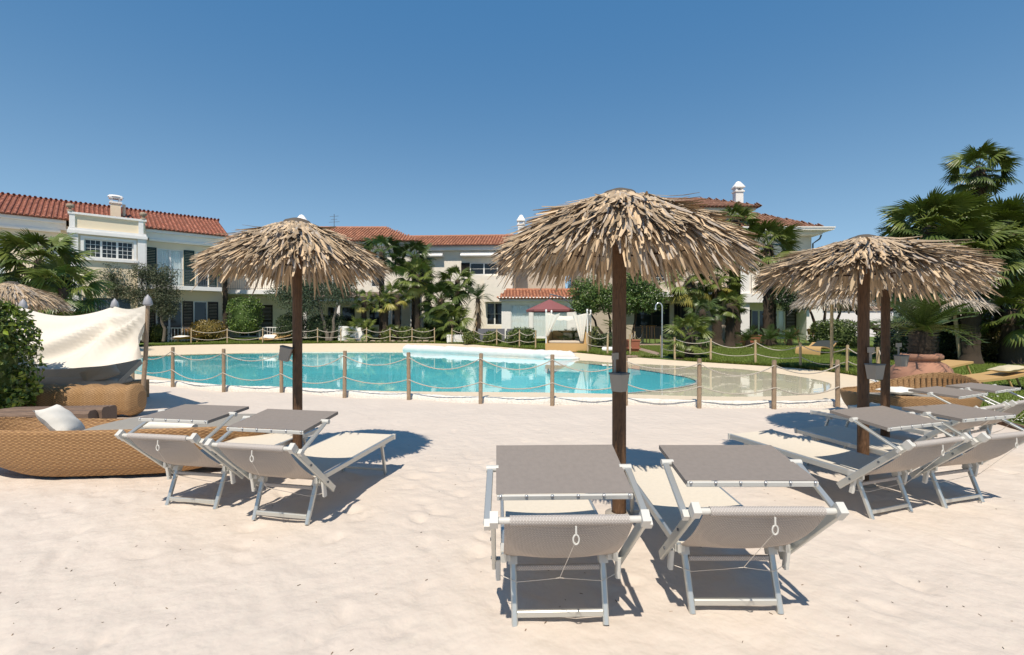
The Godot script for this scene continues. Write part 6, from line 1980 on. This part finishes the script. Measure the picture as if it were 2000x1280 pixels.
func garden_things() -> void:
	# pink jar with its cycad
	var j := thing("garden_jar", "huge pink terracotta jar holding a cycad at the right", "jar", V(7.95, 0.03, 9.55))
	var m := MB.new()
	m.lathe([Vector2(0.30, 0), Vector2(0.43, 0.16), Vector2(0.50, 0.36), Vector2(0.505, 0.52), Vector2(0.46, 0.65), Vector2(0.37, 0.735), Vector2(0.29, 0.775), Vector2(0.29, 0.80), Vector2(0.34, 0.825), Vector2(0.345, 0.885), Vector2(0.31, 0.925), Vector2(0.26, 0.905), Vector2(0.245, 0.75)], 40)
	var jb := part("bowl", m.mesh(), M.terracotta, j)
	m = MB.new()
	var sc := []
	for i in 12:
		var t := i / 11.0
		var a := 1.50 + 0.30 * t
		sc.append(Vector3(cos(a) * 0.487, 0.5 + 0.09 * sin(PI * t), sin(a) * 0.487))
	m.tube(sc, 0.014, 6)
	sc = []
	for i in 10:
		var t := i / 9.0
		var a := 1.42 - 0.22 * t
		sc.append(Vector3(cos(a) * 0.49, 0.53 + 0.05 * sin(TAU * t), sin(a) * 0.49))
	m.tube(sc, 0.012, 6)
	part("raised_scroll", m.mesh(), M.terracotta, jb)
	m = MB.new()
	m.lathe([Vector2(0.0, 0.80), Vector2(0.245, 0.80)], 24)
	part("soil", m.mesh(), M.soil, j)
	var cy := thing("cycad", "large cycad with thick scaly trunk growing in the pink jar", "cycad", V(7.95, 0.03, 9.55))
	m = MB.new()
	var prof := []
	for i in 17: prof.append(Vector2(0.165 + 0.025 * (i % 2) + 0.03 * sin(PI * i / 16.0), 0.8 + i * 0.034))
	prof.append(Vector2(0.0, 1.4))
	m.lathe(prof, 18, Vector3.ZERO, 0.12, 77)
	part("trunk", m.mesh(), M.palmbark, cy)
	cycad(cy, Vector3(0, 1.33, 0), 0.98, 40, Color(0.075, 0.11, 0.022), 78, -0.05)
	# loungers on the lawn
	var wave := [Vector2(-1.0, 0.36), Vector2(-0.55, 0.30), Vector2(-0.1, 0.22), Vector2(0.35, 0.30), Vector2(0.85, 0.52), Vector2(1.0, 0.55)]
	wave_lounger("long tan wicker lounger with cream pillow at the right lawn edge", V(10.15, 0.08, 10.55), 0.10, [Vector2(-1.3, 0.12), Vector2(-1.15, 0.24), Vector2(-0.4, 0.27), Vector2(0.3, 0.34), Vector2(1.0, 0.47), Vector2(1.25, 0.50)], 0.68, M.wicker_light, [[1.0, 0.47, 1.28, 0.0], [0.2, 0.33, 0.35, 0.0]])
	pillow("cushion", "cream pillow on the head of the long tan lounger", V(10.55, 0.58, 10.45), Vector3(0.28, 0.07, 0.2), Basis(Vector3.UP, 0.1) * Basis(Vector3.BACK, 0.13), M.beigecushion)
	wave_lounger("tan wicker lounger with dark cushion behind the long one by the jar", V(10.6, 0.1, 12.6), 0.12, [Vector2(-1.1, 0.20), Vector2(-0.4, 0.27), Vector2(0.3, 0.34), Vector2(1.0, 0.47)], 0.68, M.wicker_light, [[0.85, 0.45, 1.05, 0.0], [-0.9, 0.22, -1.0, 0.0]])
	pillow("cushion", "dark blue-grey cushion on the lounger behind the long tan one", V(10.15, 0.48, 12.45), Vector3(0.5, 0.08, 0.25), Basis(Vector3.UP, 0.1) * Basis(Vector3.BACK, 0.08), M.darkcushion)
	wave_lounger("tan wicker lounger arched at the foot, dark cushion, in the middle of the right lawn", V(13.15, 0.17, 21.2), 0.7, [Vector2(-1.05, 0.02), Vector2(-1.0, 0.35), Vector2(-0.8, 0.43), Vector2(-0.3, 0.40), Vector2(0.3, 0.35), Vector2(0.9, 0.55)], 0.95, M.wicker_light, [[0.7, 0.45, 0.85, 0.0]])
	pillow("cushion", "dark cushion on the arched lounger of the right lawn", V(13.7, 0.68, 21.6), Vector3(0.55, 0.09, 0.42), Basis(Vector3.UP, 0.7) * Basis(Vector3.BACK, 0.25), M.darkcushion)
	for q in [[-20.3, 30.9, 0.0, "leaf-shaped tan lounger with white pillow, left of two by the white railings"], [-15.3, 31.9, 0.35, "tilted leaf-shaped tan lounger with white pillow, right of two before the railing"]]:
		var o := thing("leaf_lounger", q[3], "lounger", V(q[0], ground(0, q[1]) + 0.1, q[1]), 0.1, "leaf loungers before the left wing")
		m = MB.new()
		var P := []
		for a in 9:
			var row := []
			for i in 25:
				var th := TAU * i / 24
				var k := a / 8.0
				var x := cos(th) * 1.05 * k
				row.append(Basis(Vector3.RIGHT, q[2]) * Vector3(x, 0.22 + 0.10 * k * k + 0.12 * x, sin(th) * 0.6 * k * (1.0 - 0.25 * absf(x))))
			P.append(row)
		m.grid(P)
		var under := []
		for row in P:
			var r2 := []
			for p in row: r2.append(p + Vector3(0, -0.05, 0))
			under.append(r2)
		m.grid(under, null, Vector3.DOWN)
		part("shell", m.mesh(), M.wicker_light, o)
		for x in [-0.5, 0.55]:
			m = MB.new()
			m.tube([Vector3(x, 0.25, 0.2), Vector3(x * 1.1, -0.1, 0.25)], 0.04, 6)
			part("leg", m.mesh(), M.wicker_light, o)
		pillow("cushion", "white pillow on the %s leaf-shaped lounger" % ("left" if q[2] == 0.0 else "tilted right"), V(q[0] - 0.4, ground(0, q[1]) + (0.42 if q[2] == 0.0 else 0.38), q[1] - 0.12), Vector3(0.42, 0.08, 0.25), Basis(Vector3.RIGHT, q[2] + 0.1), M.whitecushion)
	# white railings
	for q in [[-22.6, 32.3, 2.15, "white metal railing in front of the rattan chair, left of two"], [-16.9, 32.9, 1.75, "white metal railing behind the tilted leaf-shaped lounger"]]:
		var o := thing("white_railing", q[3], "railing", V(q[0], ground(0, q[1]), q[1]), 0.0, "white railings before the left wing")
		var n := 10
		m = MB.new()
		m.bar(Vector3(0, 0.9, 0), Vector3(q[2], 0.9, 0), 0.05, 0.05)
		m.bar(Vector3(0, 0.12, 0), Vector3(q[2], 0.12, 0), 0.04, 0.04)
		part("rail", m.mesh(), M.white, o)
		for i in n + 1:
			m = MB.new()
			var x: float = q[2] * i / n
			var big := i == 0 or i == n
			m.bar(Vector3(x, 0, 0), Vector3(x, 1.0 if big else 0.88, 0), 0.11 if big else 0.03, 0.11 if big else 0.03, Vector3.FORWARD)
			part("end_post" if big else "baluster", m.mesh(), M.white, o)
	armchair("rattan armchair behind the left white railing", V(-22.0, 0.5, 33.2), 2.9, M.rattan)
	# chairs and table at the white house
	armchair("rattan armchair left of the table on the white house terrace", V(16.2, 0.42, 30.4), 1.9, M.rattan)
	armchair("rattan armchair with its back to the pool at the terrace table", V(16.9, 0.42, 29.6), 0.2, M.rattan)
	armchair("rattan armchair right of the table before the sunlit white wall", V(18.5, 0.42, 30.2), -1.2, M.rattan)
	round_table("round rattan table between armchairs before the white house", V(17.4, 0.42, 30.6), 0.45, 0.74, M.rattan)
	round_table("tall round bar table on the terrace beside the shower", V(8.2, 0.38, 29.6), 0.5, 1.12, M.rattan)
	armchair("dark wicker chair on the terrace right of the shower", V(9.3, 0.36, 26.8), 2.4, M.dark)
	armchair("second dark wicker chair in the shade beside the small palm", V(10.2, 0.36, 27.4), 2.0, M.dark)
	# shower
	var sh := thing("garden_shower", "slim steel garden shower with curved top beside the plank path", "shower", V(6.02, 0.2, 19.7))
	m = MB.new()
	var pts := [Vector3(0, 0, 0), Vector3(0, 1.0, 0), Vector3(0, 2.05, 0)]
	for i in range(1, 9): pts.append(Vector3(-0.13 + 0.13 * cos(PI * i / 8), 2.05 + 0.15 * sin(PI * i / 8), 0))
	pts.append(Vector3(-0.26, 1.98, 0))
	m.tube(pts, 0.026, 10)
	part("pipe", m.mesh(), M.steel, sh)
	m = MB.new()
	m.lathe([Vector2(0.03, 0.07), Vector2(0.06, 0.0), Vector2(0.0, 0.0)], 12, Vector3(-0.26, 1.92, 0))
	m.tube([Vector3(0, 1.1, 0), Vector3(0, 1.1, 0.09)], 0.02, 8)
	part("shower_head", m.mesh(), M.steel, sh)
	# maroon cantilever umbrella
	var u := thing("garden_umbrella", "maroon cantilever umbrella with dark curved arm before the pavilion", "umbrella", V(2.3, 0.45, 29.5))
	m = MB.new()
	m.tint = Color.WHITE
	var cz := []
	for i in 8: cz.append(Vector3(cos(TAU * i / 8) * 1.45, 1.98, sin(TAU * i / 8) * 1.45))
	for i in 8:
		m.flat(Vector3(-0.05, 2.62, 0), cz[i], cz[(i + 1) % 8])
		m.face(cz[i], cz[(i + 1) % 8], cz[(i + 1) % 8] - Vector3(0, 0.12, 0), cz[i] - Vector3(0, 0.12, 0), cz[i])
	part("canopy", m.mesh(), M.maroon, u)
	m = MB.new()
	m.tube([Vector3(1.75, 0, 0.1), Vector3(1.75, 1.5, 0.1), Vector3(1.45, 2.2, 0.05), Vector3(0.7, 2.75, 0), Vector3(0.0, 2.92, 0), Vector3(-0.05, 2.66, 0)], 0.04, 8)
	m.tube([Vector3(-0.02, 2.62, 0), Vector3(0.6, 0.3, 0.0)], 0.001, 4)
	part("arm", m.mesh(), M.iron, u)
	m = MB.new()
	m.box(Vector3(1.75, 0.05, 0.1), Vector3(0.8, 0.1, 0.8))
	part("base", m.mesh(), M.iron, u)
	# grey sofas
	for q in [[-1.35, 31.6, 1.7, "long grey woven sofa behind the middle round bush"], [0.15, 30.6, 1.0, "grey woven armchair before the pavilion's left glass door"]]:
		var o := thing("garden_sofa", q[3], "sofa", V(q[0], 0.42, q[1]), 0.1, "grey garden sofas")
		m = MB.new()
		m.box(Vector3(0, 0.2, 0), Vector3(q[2], 0.38, 0.75))
		part("seat", m.mesh(), M.greywicker, o)
		m = MB.new()
		m.box(Vector3(0, 0.5, 0.36), Vector3(q[2], 0.75, 0.12))
		for s in [-1, 1]: m.box(Vector3(s * (q[2] / 2 - 0.06), 0.5, -0.05), Vector3(0.12, 0.5, 0.7))
		part("backrest", m.mesh(), M.greywicker, o)
	# clay boxes
	for q in [[5.55, 22.6, 0.55, "square ribbed clay pot with a yellow-green plant left of the plank path"], [13.6, 28.0, 0.8, "square clay planter box between the right palm trunks"]]:
		var o := thing("clay_planter", q[3], "planter", V(q[0], ground(0, q[1]), q[1]))
		m = MB.new()
		m.hexa([Vector3(-q[2] * 0.4, 0, q[2] * 0.4), Vector3(q[2] * 0.4, 0, q[2] * 0.4), Vector3(q[2] * 0.4, 0, -q[2] * 0.4), Vector3(-q[2] * 0.4, 0, -q[2] * 0.4), Vector3(-q[2] * 0.5, 0.6, q[2] * 0.5), Vector3(q[2] * 0.5, 0.6, q[2] * 0.5), Vector3(q[2] * 0.5, 0.6, -q[2] * 0.5), Vector3(-q[2] * 0.5, 0.6, -q[2] * 0.5)])
		part("box", m.mesh(), M.boxclay, o)
		m = MB.new()
		for y in [0.22, 0.58]: m.box(Vector3(0, y, 0), Vector3(q[2] * 1.06, 0.06, q[2] * 1.06))
		part("rim", m.mesh(), M.boxclay, o)
	# low walls
	var w1 := MB.new()
	w1.hexa([Vector3(0, 0, 0.2), Vector3(1.75, 0, 0.2), Vector3(1.75, 0, -0.2), Vector3(0, 0, -0.2), Vector3(0, 1.05, 0.2), Vector3(1.45, 0.98, 0.2), Vector3(1.45, 0.98, -0.2), Vector3(0, 1.05, -0.2)])
	solo("garden_wall", w1.mesh(), M.white, "short whitewashed wall dappled by leaf shade before the veranda", "wall", V(-11.4, 0.42, 32.4))
	var w2 := MB.new()
	w2.box(Vector3(0, 0.25, 0), Vector3(2.9, 0.62, 0.25))
	solo("planter_wall", w2.mesh(), M.white, "low white planter wall behind the left round bush", "wall", V(-2.7, 0.36, 31.3), 0.25)
	var w3 := MB.new()
	for i in 2: w3.hexa([Vector3(0, 0, 0.15), Vector3(1.6, 0, 0.15), Vector3(1.6, 0, -0.15), Vector3(0, 0, -0.15), Vector3(0.2, 1.5, 0.15), Vector3(0.9, 1.5, 0.15), Vector3(0.9, 1.5, -0.15), Vector3(0.2, 1.5, -0.15)])
	solo("stair_wall", w3.mesh(), M.cream, "sloping cream stair wall in the shade left of the wide palm", "wall", V(-5.9, 0.45, 35.8))
	var st := thing("stone_edging", "low rough stone edging of the palm bed behind the far fence", "edging", V(-10.9, 0.3, 31.75), -0.03)
	for i in 14:
		m = MB.new()
		m.blob(Vector3(0.2 + i * 0.43, 0.08, rng.randf_range(-0.05, 0.05)), Vector3(rng.randf_range(0.19, 0.235), rng.randf_range(0.13, 0.19), 0.15), 0.6, 10, 6, Basis(), 0.15, i)
		part("stone", m.mesh(), M.stone, st)
	var bd := MB.new()
	bd.blob(Vector3(0, 0, 0), Vector3(4.2, 0.09, 1.8), 1.0, 24, 8, Basis(), 0.15, 4)
	solo("mulch_bed", bd.mesh(), M.soil, "bare brown mulch under the thick right palms", "mulch", V(10.5, 0.28, 25.0), 0, "", "stuff")
	var mb2 := MB.new()
	mb2.blob(Vector3(0, 0, 0), Vector3(0.65, 0.05, 0.5), 1.0, 18, 8, Basis(), 0.15, 4)
	solo("mulch_bed", mb2.mesh(), M.soil, "small mulch ring round the short palm by the shower", "mulch", V(7.0, 0.19, 19.35), 0, "", "stuff")
	var lm := MB.new()
	lm.tube([Vector3(0, 0.12, 0), Vector3(0.04, 0.13, 0), Vector3(0.8, 0.13, 0), Vector3(0.84, 0.12, 0)], [0.06, 0.13, 0.13, 0.06], 12)
	solo("floor_lamp", lm.mesh(), M.white, "white cylindrical garden lamp lying on the lawn beside the canopy daybed", "lamp", V(4.2, 0.24, 22.9), 0.2)

func grass_and_bits() -> void:
	var blade := MB.new()
	for i in 5:
		var a := TAU * i / 5.0
		var d := Vector3(cos(a), 0, sin(a))
		var s := Vector3(-d.z, 0, d.x) * 0.006
		var p := d * 0.012
		blade.tri(p - s, p + s, p + d * 0.025 + Vector3(0, 0.055, 0), Vector3.UP, Vector3.UP, Vector3.UP)
	var bm := blade.mesh()
	var xfs := []
	var cols := []
	for i in 64:
		var k := rng.randf_range(0.6, 1.35)
		cols.append(Color(0.145 * k + rng.randf() * 0.04, 0.225 * k, 0.036 * k))
	var n := 0
	while n < 150000:
		var x := rng.randf_range(6.6, 22.0)
		var z := 4.5 + 22.0 * pow(rng.randf(), 1.4)
		var p := Vector2(x, z)
		if x > z * 1.12 + 0.5: continue
		if HUB.distance_to(p) < reach(outer, p) + 0.02: continue
		if z < 11.6 and x < lerpf(6.95, 8.62, clampf((z - 5.0) / 6.6, 0, 1)) + 0.05: continue
		n += 1
		var s := rng.randf_range(0.7, 1.5) * (1.0 + z * 0.03)
		xfs.append(Transform3D(Basis(Vector3.UP, rng.randf() * TAU).scaled_local(Vector3(s * 1.3, s, s * 1.3)), V(x, (0.05 if z < 11.0 and x > 7.0 else ground(x, z)) - 0.005, z)))
	n = 0
	while n < 60000:
		var x := rng.randf_range(-21.0, 6.0)
		var z := rng.randf_range(20.0, 34.0)
		var p := Vector2(x, z)
		if HUB.distance_to(p) < reach(outer, p) + 0.02: continue
		n += 1
		var s := rng.randf_range(1.2, 2.2)
		xfs.append(Transform3D(Basis(Vector3.UP, rng.randf() * TAU).scaled_local(Vector3(s * 1.6, s, s * 1.6)), V(x, ground(x, z) - 0.005, z)))
	var g := many("grass", bm, M.grass, xfs, cols, self)
	tag(g, "short mown grass covering the lawns round the pool", "grass", "", "stuff")
	xfs = []
	var dm := MB.new()
	dm.blob(Vector3(0, 0.06, 0), Vector3(0.013, 0.005, 0.013), 1.0, 6, 4)
	for i in 900:
		var x := rng.randf_range(7.3, 12.0)
		var z := rng.randf_range(5.0, 10.8)
		if x > z * 1.1: continue
		if sin(x * 3.0) + cos(z * 2.3 + x) < rng.randf_range(-1.2, 0.9): continue
		xfs.append(Transform3D(Basis().scaled(Vector3(1, 1, 1) * rng.randf_range(0.8, 1.5)), V(x, 0.045, z)))
	for i in 260: xfs.append(Transform3D(Basis().scaled(Vector3(1, 1, 1) * 1.6), V(rng.randf_range(10.0, 16.5), ground(0, 25), rng.randf_range(24.5, 26.5))))
	var dz := many("daisies", dm.mesh(), vmat(0.7), xfs, [Color(0.75, 0.75, 0.68)], self)
	tag(dz, "small white daisies scattered in the right lawn", "flowers", "", "stuff")
	# crumbs and twigs on the sand
	var tm := MB.new()
	tm.bar(Vector3(-0.012, 0.002, 0), Vector3(0.012, 0.003, 0.003), 0.004, 0.003)
	xfs = []
	cols = []
	for i in 16: cols.append(Color(0.2, 0.13, 0.08) * rng.randf_range(0.3, 1.3))
	for i in 260:
		var z := 1.6 + 6.0 * pow(rng.randf(), 1.3)
		var x := rng.randf_range(-1.0, 1.0) * z * 1.05
		if x > 6.5: continue
		xfs.append(Transform3D(Basis(Vector3.UP, rng.randf() * TAU).scaled_local(Vector3(rng.randf_range(0.15, 0.8), 0.6, rng.randf_range(0.5, 1.2))), V(x, sand_h(x, z) + 0.001, z)))
	var tw := many("sand_litter", tm.mesh(), vmat(0.9), xfs, cols, self)
	tag(tw, "tiny twigs and crumbs scattered on the beach sand", "litter", "", "stuff")
